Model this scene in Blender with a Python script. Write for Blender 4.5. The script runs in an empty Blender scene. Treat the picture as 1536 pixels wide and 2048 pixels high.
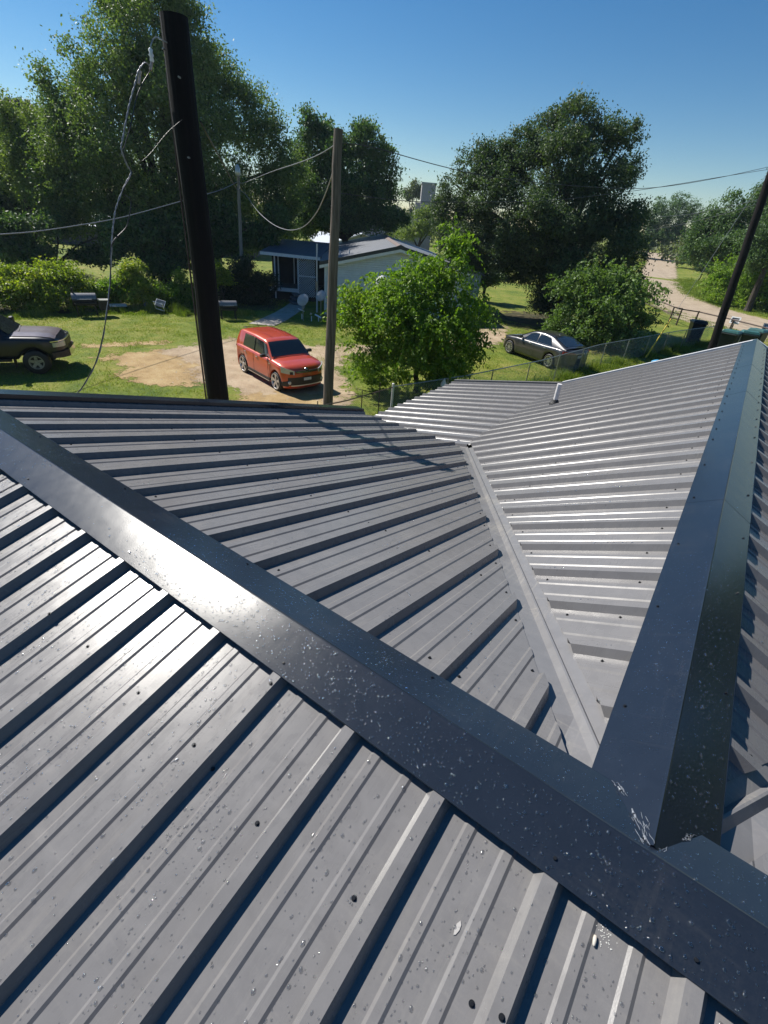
import bpy, math, random
import numpy as np
from mathutils import Vector, Matrix
R = math.radians
C = bpy.context.scene.collection
SC = bpy.context.scene
G = -4.6                                     # ground height; the roof ridge is z = 0

# ---------------------------------------------------------------- camera
cam_d = bpy.data.cameras.new('camera'); cam = bpy.data.objects.new('camera', cam_d); C.objects.link(cam)
YAW, PITCH, ROLL = -0.5803, 0.5601, 0.0871
fw = Vector((math.sin(YAW)*math.cos(PITCH), math.cos(YAW)*math.cos(PITCH), -math.sin(PITCH)))
rt0 = Vector((math.cos(YAW), -math.sin(YAW), 0)); up0 = rt0.cross(fw)
rt = rt0*math.cos(ROLL)+up0*math.sin(ROLL); up = -rt0*math.sin(ROLL)+up0*math.cos(ROLL)
CAM = Vector((-0.2822, -0.8445, 1.2817))
cam.matrix_world = Matrix(((rt.x, up.x, -fw.x, CAM.x), (rt.y, up.y, -fw.y, CAM.y), (rt.z, up.z, -fw.z, CAM.z), (0, 0, 0, 1)))
cam_d.sensor_fit = 'HORIZONTAL'; cam_d.sensor_width = 36; cam_d.lens = 949.45/1536*36
cam_d.clip_start = 0.05; cam_d.clip_end = 3000
SC.camera = cam

# ---------------------------------------------------------------- light
SUN_EL = 45.5
w = bpy.data.worlds.new('World'); SC.world = w; w.use_nodes = True
nt = w.node_tree; bg = nt.nodes['Background']
sky = nt.nodes.new('ShaderNodeTexSky'); sky.sky_type = 'NISHITA'; sky.sun_disc = False
sky.sun_elevation = R(SUN_EL); sky.sun_rotation = R(270); sky.air_density = 1.0; sky.dust_density = 0.0; sky.ozone_density = 3.0
sky.altitude = 100
hs = nt.nodes.new('ShaderNodeHueSaturation'); hs.inputs['Saturation'].default_value = 1.32; hs.inputs['Value'].default_value = 1.0
nt.links.new(sky.outputs[0], hs.inputs['Color']); nt.links.new(hs.outputs[0], bg.inputs[0]); bg.inputs[1].default_value = 0.061
sl = bpy.data.lights.new('sun', 'SUN'); sl.energy = 5.0; sl.angle = R(0.53); sl.color = (1, 0.955, 0.88)
so = bpy.data.objects.new('sun', sl); C.objects.link(so)
so.rotation_euler = Vector((-math.cos(R(SUN_EL)), 0, math.sin(R(SUN_EL)))).to_track_quat('Z', 'Y').to_euler()
so.location = (-40, 0, 60)
SC.view_settings.view_transform = 'Standard'; SC.view_settings.look = 'None'
SC.view_settings.exposure = 0.66; SC.view_settings.gamma = 1
SC.cycles.max_bounces = 8; SC.cycles.transparent_max_bounces = 16
SC.cycles.caustics_reflective = False; SC.cycles.caustics_refractive = False
SC.cycles.sample_clamp_indirect = 4

# ---------------------------------------------------------------- materials
def new_mat(name):
    m = bpy.data.materials.new(name); m.use_nodes = True
    t = m.node_tree; return m, t, t.nodes['Principled BSDF']
def ramp(t, fac, stops):
    r = t.nodes.new('ShaderNodeValToRGB'); e = r.color_ramp.elements
    while len(e) < len(stops): e.new(0.5)
    for k, (p, c) in enumerate(stops):
        e[k].position = p; e[k].color = (*c, 1) if len(c) == 3 else c
    t.links.new(fac, r.inputs[0]); return r.outputs[0]
def noise(t, scale, detail=4, vec=None, rough=0.55, dist=0.0):
    n = t.nodes.new('ShaderNodeTexNoise'); n.inputs['Scale'].default_value = scale
    n.inputs['Detail'].default_value = detail; n.inputs['Roughness'].default_value = rough
    n.inputs['Distortion'].default_value = dist
    if vec is None:
        g = t.nodes.new('ShaderNodeNewGeometry'); vec = g.outputs['Position']
    t.links.new(vec, n.inputs['Vector']); return n.outputs[0]
def scaled(t, s):
    g = t.nodes.new('ShaderNodeNewGeometry'); m = t.nodes.new('ShaderNodeMapping')
    m.inputs['Scale'].default_value = s; t.links.new(g.outputs['Position'], m.inputs[0]); return m.outputs[0]
def math_n(t, op, a, b=0.5):
    n = t.nodes.new('ShaderNodeMath'); n.operation = op
    for k, v in ((0, a), (1, b)):
        if isinstance(v, (int, float)): n.inputs[k].default_value = v
        else: t.links.new(v, n.inputs[k])
    return n.outputs[0]
def mixc(t, fac, a, b):
    n = t.nodes.new('ShaderNodeMix'); n.data_type = 'RGBA'
    for k, v in ((0, fac), (6, a), (7, b)):
        if isinstance(v, (int, float)): n.inputs[k].default_value = v
        elif isinstance(v, tuple): n.inputs[k].default_value = (*v, 1)
        else: t.links.new(v, n.inputs[k])
    return n.outputs[2]
def bump(t, p, h, strength, dist):
    b = t.nodes.new('ShaderNodeBump'); b.inputs['Strength'].default_value = strength; b.inputs['Distance'].default_value = dist
    t.links.new(h, b.inputs['Height']); t.links.new(b.outputs[0], p.inputs['Normal'])
def plain(name, col, rough=0.5, metal=0.0, var=0.15, scale=6, coat=0.0, bmp=0.0):
    m, t, p = new_mat(name)
    f = noise(t, scale, 5)
    a = tuple(c*(1-var) for c in col); b = tuple(min(1, c*(1+var)) for c in col)
    t.links.new(ramp(t, f, [(0.3, a), (0.7, b)]), p.inputs['Base Color'])
    p.inputs['Roughness'].default_value = rough; p.inputs['Metallic'].default_value = metal
    p.inputs['Coat Weight'].default_value = coat; p.inputs['Coat Roughness'].default_value = 0.05
    if bmp: bump(t, p, noise(t, scale*4, 4), 0.6, bmp)
    return m
def metal_paint(name, col, rough, dust, wave, spec=0.5, streak=0.5):
    m, t, p = new_mat(name)
    big = noise(t, 2.2, 3); fine = noise(t, 90, 4, rough=0.7); mid = noise(t, 14, 4, dist=0.6)
    run = noise(t, 1.0, 5, scaled(t, (55, 3.5, 3.5)), 0.6); run2 = noise(t, 1.0, 5, scaled(t, (4, 48, 4)), 0.6)
    base = ramp(t, mid, [(0.25, tuple(c*0.92 for c in col)), (0.75, tuple(c*1.07 for c in col))])
    dfac = ramp(t, math_n(t, 'MULTIPLY', fine, big), [(0.25, (0, 0, 0)), (0.44, (dust, dust, dust))])
    sfac = ramp(t, math_n(t, 'MULTIPLY', math_n(t, 'MAXIMUM', run, run2), math_n(t, 'ADD', big, 0.35)), [(0.50, (0, 0, 0)), (0.72, (dust*1.3,)*3)])
    c1 = mixc(t, dfac, base, (0.30, 0.28, 0.25))
    t.links.new(mixc(t, sfac, c1, (0.33, 0.31, 0.27)), p.inputs['Base Color'])
    t.links.new(ramp(t, math_n(t, 'ADD', math_n(t, 'MULTIPLY', mid, 1-streak), math_n(t, 'MULTIPLY', run, streak)), [(0.3, (rough*(0.82 if streak else 0.96),)*3), (0.7, (rough*(1.22 if streak else 1.05),)*3)]), p.inputs['Roughness'])
    p.inputs['Specular IOR Level'].default_value = spec
    b1 = t.nodes.new('ShaderNodeBump'); b1.inputs['Strength'].default_value = 1; b1.inputs['Distance'].default_value = wave
    t.links.new(noise(t, 5.0, 2), b1.inputs['Height'])
    b2 = t.nodes.new('ShaderNodeBump'); b2.inputs['Strength'].default_value = 0.25; b2.inputs['Distance'].default_value = 0.0004
    t.links.new(noise(t, 260, 2), b2.inputs['Height']); t.links.new(b1.outputs[0], b2.inputs['Normal'])
    t.links.new(b2.outputs[0], p.inputs['Normal'])
    return m
M_PANEL = metal_paint('charcoal_panel_paint', (0.156, 0.152, 0.153), 0.27, 0.10, 0.0016, 0.27)
M_CAP = metal_paint('charcoal_trim_paint', (0.012, 0.017, 0.027), 0.20, 0.02, 0.0010, 0.5, 0.0)
M_FLASH = metal_paint('grey_flashing_paint', (0.165, 0.162, 0.165), 0.34, 0.4, 0.0030)
M_SCREW = plain('dark_screw_metal', (0.03, 0.032, 0.035), 0.25, 0.6, 0.1, 50)
M_SEAL = plain('clear_silicone', (0.20, 0.22, 0.25), 0.15, 0, 0.1, 60)
M_UNDER = plain('dark_foam_closure', (0.012, 0.013, 0.016), 0.8)
M_WALLB = plain('beige_stucco', (0.45, 0.41, 0.34), 0.8, bmp=0.003)
M_WHITE = plain('white_paint', (0.72, 0.73, 0.74), 0.45, var=0.08)
M_PVC = plain('white_plastic_pipe', (0.62, 0.60, 0.60), 0.4, var=0.1, scale=20)
M_RUBBER = plain('black_rubber', (0.015, 0.015, 0.016), 0.6)
M_GALV = plain('galvanised_steel', (0.30, 0.31, 0.31), 0.42, 0.7, 0.25, 14)
M_RUST = plain('rusty_pipe', (0.085, 0.06, 0.05), 0.75, 0.2, 0.4, 16)
M_DARKIRON = plain('dark_iron', (0.02, 0.021, 0.024), 0.45, 0.3, 0.3, 12)
M_YEL = plain('yellow_plastic', (0.60, 0.45, 0.04), 0.5)
M_BLUE = plain('blue_plastic', (0.05, 0.33, 0.62), 0.4)
M_TEAL = plain('teal_plastic_lid', (0.04, 0.125, 0.12), 0.38)
M_CARTG = plain('dark_green_cart_plastic', (0.012, 0.022, 0.022), 0.5)
M_CARTK = plain('black_cart_plastic', (0.012, 0.014, 0.016), 0.45)
M_GLASS = plain('dark_window_glass', (0.012, 0.016, 0.020), 0.04, var=0.1)
M_GLASS.node_tree.nodes['Principled BSDF'].inputs['Specular IOR Level'].default_value = 0.9
M_CHROME = plain('chrome', (0.62, 0.63, 0.65), 0.16, 1.0, 0.05)
M_ALLOY = plain('silver_alloy', (0.55, 0.56, 0.58), 0.28, 0.9, 0.05)
M_LAMP = plain('clear_lamp_lens', (0.45, 0.46, 0.44), 0.10, 0.2, 0.15, 30, coat=1)
M_TAIL = plain('red_lamp_lens', (0.32, 0.008, 0.015), 0.12, 0, 0.1, 30, coat=1)
M_AMBER = plain('amber_lamp_lens', (0.55, 0.42, 0.22), 0.12, 0, 0.1, 30, coat=1)
M_RED = plain('orange_red_car_paint', (0.50, 0.065, 0.022), 0.30, 0.15, 0.05, 3, coat=1)
M_GREY = plain('grey_car_paint', (0.036, 0.035, 0.036), 0.30, 0.3, 0.05, 3, coat=1)
M_NAVY = plain('navy_car_paint', (0.002, 0.004, 0.011), 0.35, 0.0, 0.1, 3, coat=0.25)
M_PRIMER = plain('faded_hood_clearcoat', (0.13, 0.105, 0.115), 0.36, 0.2, 0.2, 8, coat=0.3)
M_BLKPL = plain('black_trim_plastic', (0.014, 0.014, 0.015), 0.45)
M_PLATE = plain('licence_plate', (0.55, 0.56, 0.58), 0.4, 0, 0.35, 60)
M_CONC = plain('concrete', (0.34, 0.31, 0.27), 0.85, var=0.2, scale=3, bmp=0.004)
M_PORCH = plain('porch_boards', (0.10, 0.11, 0.12), 0.7, var=0.4)
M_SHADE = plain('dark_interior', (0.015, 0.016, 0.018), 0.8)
M_WIRE = plain('black_cable', (0.022, 0.023, 0.026), 0.45)
M_ALWIRE = plain('grey_aluminium_cable', (0.26, 0.27, 0.29), 0.42, 0.4, 0.25, 30)
M_GREYB = plain('grey_weathered_wall', (0.30, 0.29, 0.30), 0.8)
M_STONE = plain('pale_pebble', (0.5, 0.46, 0.4), 0.6, scale=80)

def wood_mat(name, dark, light):
    m, t, p = new_mat(name)
    v = scaled(t, (22, 22, 0.7)); n = noise(t, 1.6, 6, v, 0.65)
    n2 = noise(t, 1.1, 3)
    c = ramp(t, n, [(0.32, dark), (0.52, tuple((a+b)/2 for a, b in zip(dark, light))), (0.72, light)])
    t.links.new(c, p.inputs['Base Color']); p.inputs['Roughness'].default_value = 0.8
    bump(t, p, n, 0.8, 0.012); p.inputs['Specular IOR Level'].default_value = 0.25; return m
M_POLE = wood_mat('creosote_pole_wood', (0.002, 0.002, 0.003), (0.009, 0.006, 0.006))
M_POLE2 = wood_mat('weathered_pole_wood', (0.050, 0.040, 0.035), (0.24, 0.195, 0.165))
M_BARK = wood_mat('tree_bark', (0.020, 0.017, 0.014), (0.085, 0.070, 0.055))

def ribbed(name, col, spacing, axis, strength):
    m, t, p = new_mat(name)
    g = t.nodes.new('ShaderNodeNewGeometry'); s = t.nodes.new('ShaderNodeVectorMath'); s.operation = 'DOT_PRODUCT'
    s.inputs[1].default_value = axis; t.links.new(g.outputs['Position'], s.inputs[0])
    f = math_n(t, 'FRACT', math_n(t, 'DIVIDE', s.outputs['Value'], spacing)); h = ramp(t, f, [(0.0, (0, 0, 0)), (0.12, (1, 1, 1)), (0.9, (0.55,)*3), (1.0, (0, 0, 0))])
    n = noise(t, 3, 4)
    t.links.new(ramp(t, n, [(0.3, tuple(c*0.85 for c in col)), (0.7, col)]), p.inputs['Base Color']); p.inputs['Roughness'].default_value = 0.5
    bump(t, p, h, 1.0, strength); return m
M_SIDING = ribbed('pale_lap_siding', (0.70, 0.77, 0.84), 0.13, (0, 0, 1), 0.02)

def leaf_mat(name, dark, light, trans=0.35, warm=None):
    m = bpy.data.materials.new(name); m.use_nodes = True; t = m.node_tree; t.nodes.clear()
    out = t.nodes.new('ShaderNodeOutputMaterial'); p = t.nodes.new('ShaderNodeBsdfPrincipled'); tr = t.nodes.new('ShaderNodeBsdfTranslucent')
    mx = t.nodes.new('ShaderNodeMixShader'); g = t.nodes.new('ShaderNodeNewGeometry')
    n = noise(t, 0.55, 3, g.outputs['Position'])
    f = math_n(t, 'ADD', math_n(t, 'MULTIPLY', g.outputs['Random Per Island'], 0.65), math_n(t, 'MULTIPLY', math_n(t, 'SUBTRACT', n, 0.3), 0.9))
    st = [(0.1, dark), (0.75, light)]
    if warm: st.append((0.97, warm))
    c = ramp(t, f, st)
    t.links.new(c, p.inputs['Base Color']); p.inputs['Roughness'].default_value = 0.55; p.inputs['Specular IOR Level'].default_value = 0.32
    c2 = t.nodes.new('ShaderNodeMix'); c2.data_type = 'RGBA'; c2.blend_type = 'MULTIPLY'; c2.inputs[0].default_value = 1
    t.links.new(c, c2.inputs[6]); c2.inputs[7].default_value = (1.0, 1.15, 0.35, 1)
    t.links.new(c2.outputs[2], tr.inputs[0]); mx.inputs[0].default_value = trans
    t.links.new(p.outputs[0], mx.inputs[1]); t.links.new(tr.outputs[0], mx.inputs[2]); t.links.new(mx.outputs[0], out.inputs[0])
    return m
L_OLIVE = leaf_mat('olive_leaves', (0.055, 0.110, 0.044), (0.209, 0.275, 0.093), 0.38)
L_PALE = leaf_mat('pale_green_leaves', (0.10, 0.150, 0.045), (0.25, 0.31, 0.10), 0.40)
L_DARK = leaf_mat('dark_green_leaves', (0.031, 0.076, 0.037), (0.133, 0.212, 0.075), 0.35)
L_OAK = leaf_mat('oak_leaves', (0.028, 0.058, 0.036), (0.108, 0.154, 0.068), 0.32)
L_MULB = leaf_mat('bright_green_leaves', (0.070, 0.150, 0.020), (0.24, 0.36, 0.045), 0.45, (0.36, 0.42, 0.08))
L_SHR = leaf_mat('glossy_green_leaves', (0.065, 0.125, 0.035), (0.19, 0.28, 0.085), 0.40)
L_VINE = leaf_mat('yellow_green_vine_leaves', (0.095, 0.160, 0.016), (0.36, 0.42, 0.055), 0.45, (0.55, 0.45, 0.12))
L_CEDAR = leaf_mat('dark_cedar_leaves', (0.012, 0.024, 0.012), (0.035, 0.055, 0.022), 0.15)
L_FAR = leaf_mat('far_green_leaves', (0.075, 0.100, 0.044), (0.156, 0.181, 0.088), 0.3)
L_GRASS = leaf_mat('grass_blades', (0.12, 0.180, 0.018), (0.28, 0.32, 0.050), 0.40, (0.44, 0.40, 0.14))
L_WEED = leaf_mat('weed_leaves', (0.085, 0.150, 0.022), (0.25, 0.31, 0.055), 0.40, (0.46, 0.38, 0.17))

# ---------------------------------------------------------------- mesh helpers
def gh(x, y):
    def ss(a, b, v):
        k = np.clip((v-a)/(b-a), 0, 1); return k*k*(3-2*k)
    return G + 1.7*ss(70, 190, y) + 1.5*ss(60, 180, -x)*0.6
class MB:
    def __init__(s): s.v = []; s.f = []
    def add(s, vs, fs):
        o = len(s.v); s.v += [tuple(map(float, q)) for q in vs]; s.f += [tuple(i+o for i in f) for f in fs]; return s
    def box(s, c, d, rz=0, rx=0, ry=0):
        m = Matrix.Rotation(rz, 3, 'Z') @ Matrix.Rotation(ry, 3, 'Y') @ Matrix.Rotation(rx, 3, 'X'); h = [q/2 for q in d]
        vs = [Vector(c)+m @ Vector((sx*h[0], sy*h[1], sz*h[2])) for sx in (-1, 1) for sy in (-1, 1) for sz in (-1, 1)]
        return s.add(vs, [(0, 1, 3, 2), (4, 6, 7, 5), (0, 4, 5, 1), (2, 3, 7, 6), (0, 2, 6, 4), (1, 5, 7, 3)])
    def hexa(s, bot, top):                     # two rings of equal length
        n = len(bot); return s.add(list(bot)+list(top), [tuple(range(n))[::-1], tuple(range(n, 2*n))]+[(i, (i+1) % n, n+(i+1) % n, n+i) for i in range(n)])
    def tube(s, path, r, n=8, cap=True):
        path = [Vector(q) for q in path]; rs = r if isinstance(r, (list, tuple)) else [r]*len(path)
        vs = []; prev = None
        for i, q in enumerate(path):
            t = (path[min(i+1, len(path)-1)]-path[max(i-1, 0)]).normalized()
            a = prev if prev is not None else (Vector((0, 0, 1)) if abs(t.z) < 0.9 else Vector((1, 0, 0)))
            a = (a-t*a.dot(t)).normalized(); prev = a; b = t.cross(a)
            for k in range(n):
                th = 2*math.pi*k/n; vs.append(q+(a*math.cos(th)+b*math.sin(th))*rs[i])
        fs = [(i*n+k, i*n+(k+1) % n, (i+1)*n+(k+1) % n, (i+1)*n+k) for i in range(len(path)-1) for k in range(n)]
        if cap: fs += [tuple(range(n))[::-1], tuple(range((len(path)-1)*n, len(path)*n))]
        return s.add(vs, fs)
    def lathe(s, prof, n=20, o=(0, 0, 0), axis='Z', m=None):
        vs = []; o = Vector(o)
        for r_, h in prof:
            for k in range(n):
                a = 2*math.pi*k/n
                q = Vector((r_*math.cos(a), r_*math.sin(a), h))
                if axis == 'Y': q = Vector((q.x, q.z, q.y))
                if m is not None: q = m @ q
                vs.append(o+q)
        fs = [(i*n+k, i*n+(k+1) % n, (i+1)*n+(k+1) % n, (i+1)*n+k) for i in range(len(prof)-1) for k in range(n)]
        return s.add(vs, fs)
    def quad(s, *q): return s.add(q, [tuple(range(len(q)))])
WK = set()
def obj(name, mb, mat, parent=None, smooth=False, bevel=0, loc=None):
    me = bpy.data.meshes.new(name)
    if isinstance(mb, MB): me.from_pydata(mb.v, [], mb.f)
    else:
        V, F = mb; n = len(V); k = F.shape[1]
        me.vertices.add(n); me.vertices.foreach_set('co', V.astype(np.float32).ravel())
        me.loops.add(F.size); me.loops.foreach_set('vertex_index', F.astype(np.int32).ravel())
        me.polygons.add(len(F)); me.polygons.foreach_set('loop_start', np.arange(0, F.size, k, dtype=np.int32))
        me.polygons.foreach_set('loop_total', np.full(len(F), k, dtype=np.int32)); me.update(calc_edges=True)
    me.materials.append(mat)
    if smooth: me.polygons.foreach_set('use_smooth', [True]*len(me.polygons))
    o = bpy.data.objects.new(name, me); C.objects.link(o)
    if bevel:
        b = o.modifiers.new('bevel', 'BEVEL'); b.width = bevel; b.segments = 2; b.limit_method = 'ANGLE'
    if parent is not None:
        o.parent = parent
        if parent.name in WK: o.matrix_parent_inverse = Matrix.Translation(-parent.location)
    if loc is not None: o.location = loc
    return o
def tag(o, label=None, cat=None, group=None, kind=None):
    if label: o['label'] = label
    if cat: o['category'] = cat
    if group: o['group'] = group
    if kind: o['kind'] = kind
    return o
def thing(name, label, cat, loc=(0, 0, 0), rz=0, group=None, world=False):
    o = bpy.data.objects.new(name, None); C.objects.link(o); o.empty_display_size = 0.3
    o.location = loc; o.rotation_euler = (0, 0, rz)
    if world: WK.add(o.name)
    return tag(o, label, cat, group)
def sub(name, mb, mat, part, **k):            # sub-part of a part whose mesh is in the same coordinates
    o = obj(name, mb, mat, None, **k); o.parent = part; return o

# ================================================================ the metal roof the camera stands on
TN, TF, TL = math.tan(0.2388), math.tan(0.27), math.tan(0.4514)
TC = math.tan(R(12)); S = 0.3048; H = 0.034; HC = 0.056
XN0, XF0, YL0 = -2.9029-0.012, -4.0276-0.016, 0.4831-0.01
VAL = TF/TL                                   # valley: x = -VAL*y
BX = -2.72                                    # where the steep slope breaks into the low porch slope
XRAKE = -4.38; YEND = 8.86; EAVE_Y = 4.7446*math.cos(0.27)
PROF = [(-0.034, 0), (-0.017, 1), (0.017, 1), (0.034, 0),
        (0.0836, 0), (0.0916, .16), (0.1116, .16), (0.1196, 0),
        (0.1852, 0), (0.1932, .16), (0.2132, .16), (0.2212, 0)]
def ribs(p0, lo, hi):
    out = []; n = int(math.floor((lo-p0)/S))-1
    while p0+n*S < hi+S:
        for d, h in PROF:
            q = p0+n*S+d
            if lo <= q <= hi: out.append((q, h*H))
        n += 1
    return out
def hprof(p0, q):                             # rib height of the panel at coordinate q
    d = (q-p0+0.034) % S-0.034
    for (a, ha), (b, hb) in zip(PROF, PROF[1:]+[(PROF[0][0]+S, 0)]):
        if a <= d <= b: return (ha+(hb-ha)*(d-a)/(b-a))*H if b > a else ha*H
    return 0
def sheet(lines, fn, name, parent, mat=None):
    mb = MB(); vs = []; th = 0.0012; K = 6
    for q, h, a, b in lines:
        for k in range(K+1): vs.append(fn(q, a+(b-a)*k/K, h))
    n = len(lines); fs = [(i*(K+1)+k, (i+1)*(K+1)+k, (i+1)*(K+1)+k+1, i*(K+1)+k+1) for i in range(n-1) for k in range(K)]
    mb.add(vs, fs); return obj(name, mb, mat or M_PANEL, parent)
HOUSE = thing('metal_roofed_house', 'house under the charcoal ribbed metal roof with wet dark ridge caps in the foreground', 'house', (0, 0, G), world=True)
cN, sN, cF, sF, cL, sL = math.cos(.2388), math.sin(.2388), math.cos(.27), math.sin(.27), math.cos(.4514), math.sin(.4514)
def fN(x, y, h): return (x, y-h*sN, y*TN+h*cN)
def fF(x, y, h): return (x, y+h*sF, -y*TF+h*cF)
def fL(y, x, h): return (x-h*sL, y, x*TL+h*cL)
def fR(y, x, h): return (x+h*sL, y, -x*TL+h*cL)
cC, sC = math.cos(R(12)), math.sin(R(12)); ZC0 = BX*TL-0.012
def fC(y, x, h): return (x-h*sC, y, ZC0+(x-BX)*TC+h*cC)
slopeN = sheet([(x, h, -5.2, -0.035) for x, h in ribs(XN0, XRAKE, 4.6)], fN, 'roof_slope', HOUSE)
WF, WL = 0.205, 0.075
slopeF = sheet([(x, h, 0.035, min(EAVE_Y, max(0.05, -x/VAL-WF))) for x, h in ribs(XF0, XRAKE, -0.16)], fF, 'roof_slope', HOUSE)
slopeFR = sheet([(x, h, 0.035, min(EAVE_Y, max(0.05, x/VAL-WF))) for x, h in ribs(0.13, 0.16, 4.6)], fF, 'roof_slope', HOUSE)
slopeL = sheet([(y, h, -0.035, max(BX-0.03, min(-0.05, -VAL*y+WL))) for y, h in ribs(YL0, 0.25, YEND)], fL, 'roof_slope', HOUSE)
slopeR = sheet([(y, h, 0.035, min(4.6, max(0.05, VAL*y-WL))) for y, h in ribs(YL0+0.1, 0.25, YEND)], fR, 'roof_slope', HOUSE)
slopeC = sheet([(y, h, BX+0.02, -5.06) for y, h in ribs(YL0+0.04, EAVE_Y-0.5, YEND+0.03)], fC, 'roof_slope', HOUSE)
for o, t_ in ((slopeN, 'near charcoal roof slope below the long ridge, wet with drops'), (slopeF, 'far charcoal roof slope with long dark rib shadows'),
              (slopeL, 'roof slope with silvery glare on its ribs'), (slopeC, 'low roof slope beyond the valley')): o['label'] = t_

# ridge caps, bent from sheet with a hemmed edge
def cap(name, sec_pts, a, b, axis, K=26, wob=0.0):
    mb = MB(); vs = []; n = len(sec_pts); rng = random.Random(5)
    for k in range(K+1):
        q = a+(b-a)*k/K; ww = rng.uniform(-wob, wob)
        for i, (d, z) in enumerate(sec_pts):
            e = ww if i in (0, 1, n-2, n-1) else 0
            vs.append((q, d, z+e) if axis == 'X' else (d, q, z+e))
    fs = [(k*n+i, (k+1)*n+i, (k+1)*n+i+1, k*n+i+1) for k in range(K) for i in range(n-1)]
    mb.add(vs, fs); return obj(name, mb, M_CAP, HOUSE)
WN, WFC, WB = 0.165, 0.172, 0.165
zn = lambda d: -d*TN+(H+.003)/cN; zf = lambda d: -d*TF+(H+.003)/cF; zb_ = lambda d: -d*TL+(H+.003)/cL
capA = cap('ridge_cap', [(-WN+.004, zn(WN)-.014), (-WN, zn(WN)-.001), (-WN+.001, zn(WN)), (-.004, HC-.002), (0, HC), (.004, HC-.002), (WFC-.001, zf(WFC)), (WFC, zf(WFC)-.001), (WFC-.004, zf(WFC)-.014)], XRAKE-.1, 4.65, 'X', 40, .0012)
def capB_sec(e): return [(-WB+.004, zb_(WB)-.014+e), (-WB, zb_(WB)-.001+e), (-WB+.001, zb_(WB)+e), (-.004, HC-.003+e), (0, HC+e), (.004, HC-.003+e), (WB-.001, zb_(WB)+e), (WB, zb_(WB)-.001+e), (WB-.004, zb_(WB)-.014+e)]
caps = [cap('ridge_cap', capB_sec(0.0), 0.02, 2.32, 'Y', 14, .0015), cap('ridge_cap', capB_sec(0.001), 2.22, 5.2, 'Y', 16, .003), cap('ridge_cap', capB_sec(0.002), 5.08, 6.75, 'Y', 10, .006), cap('ridge_cap', capB_sec(0.003), 6.6, YEND+.03, 'Y', 10, .004)]
# dark foam closures between the ribs under the cap edges
cl = MB(); cl.box((0, -0.088, zn(.088)-.024), (9, .02, .03)); cl.box((0, .09, zf(.09)-.024), (9, .02, .03)); obj('foam_closure', cl, M_UNDER, HOUSE)
cl = MB(); cl.box((-.085, 4.5, zb_(.085)-.026), (.02, 8.6, .03)); cl.box((.085, 4.5, zb_(.085)-.026), (.02, 8.6, .03)); obj('foam_closure', cl, M_UNDER, HOUSE)
# valley flashings, W shaped
def valley(sx):
    mb = MB(); vs = []; K = 12; n_ = math.hypot(1, VAL)
    for k in range(K+1):
        y = 0.03+(EAVE_Y+.02-.03)*k/K
        for d, lift in ((-.30, -.010), (-.026, -.001), (-.004, .024), (.004, .024), (.020, -.001), (.24, -.008)):
            x_ = -sx*VAL*y+sx*d/n_; y_ = y+VAL*d/n_
            vs.append((x_, y_, ((-y_*TF if y_ > 0 else y_*TN-.02) if d < 0 else -abs(x_)*TL)+lift if y_ > -.02 else -.06))
    n = 6; mb.add(vs, [(k*n+i, (k+1)*n+i, (k+1)*n+i+1, k*n+i+1) for k in range(K) for i in range(n-1)])
    return obj('valley_flashing', mb, M_FLASH, HOUSE)
valley(1); valley(-1)
for sx in (-1, 1): obj('valley_flashing', MB().hexa([(sx*2.95, 4.35, -1.385), (sx*2.2, 4.35, -1.385), (sx*2.2, 5.0, -1.385), (sx*2.95, 5.0, -1.385)], [(sx*2.95, 4.35, -1.37), (sx*2.2, 4.35, -1.335), (sx*2.2, 5.0, -1.345), (sx*2.95, 5.0, -1.37)]), M_FLASH, HOUSE)
# rake trims along the left edge, over both slopes
def rake(pts, mat=M_CAP):                      # box section swept along the edge line
    for (a, b) in zip(pts[:-1], pts[1:]):
        mb = MB(); a, b = Vector(a), Vector(b)
        sec = ((-.075, -.13), (-.075, .062), (.075, .062), (.075, -.002))
        vs = [q+Vector((dx, 0, dz)) for q in (a, b) for dx, dz in sec]
        mb.add(vs, [(i, i+1, i+5, i+4) for i in range(3)]+[(0, 3, 2, 1), (4, 5, 6, 7)]); obj('rake_trim', mb, mat, HOUSE)
rake([(XRAKE-.06, 0, .012), (XRAKE-.06, EAVE_Y+.03, -(EAVE_Y+.03)*TF+.012)]); rake([(XRAKE-.06, -5.2, -5.2*TN+.012), (XRAKE-.06, 0, .012)])
M_TRIML = plain('sunlit_metal_trim', (0.55, 0.55, 0.56), 0.35)  # metal trim whose sunlit brightness is put into the pale colour
mb = MB()
for sx in (-1, 1):
    a = Vector((0, YEND+.01, 0.012)); b = Vector((sx*(2.72 if sx < 0 else 4.6), YEND+.01, 0)); b.z = -abs(b.x)*TL+.012
    vs = [q+Vector((0, dy, dz)) for q in (a, b) for dy, dz in ((-.045, .042), (.045, .042), (.045, -.12), (-.045, -.004))]
    mb.add(vs, [(i, (i+1) % 4, 4+(i+1) % 4, 4+i) for i in range(4)]+[(3, 2, 1, 0), (4, 5, 6, 7)])
obj('rake_trim', mb, M_TRIML, HOUSE)
mb = MB(); a = Vector((BX, YEND+.04, ZC0)); b = Vector((-5.08, YEND+.04, ZC0+(-5.08-BX)*TC))
vs = [q+Vector((0, dy, dz)) for q in (a, b) for dy, dz in ((-.03, .045), (.05, .045), (.05, -.12), (-.03, -.004))]
mb.add(vs, [(i, (i+1) % 4, 4+(i+1) % 4, 4+i) for i in range(4)]+[(3, 2, 1, 0), (4, 5, 6, 7)]); obj('rake_trim', mb, M_PANEL, HOUSE)
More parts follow.
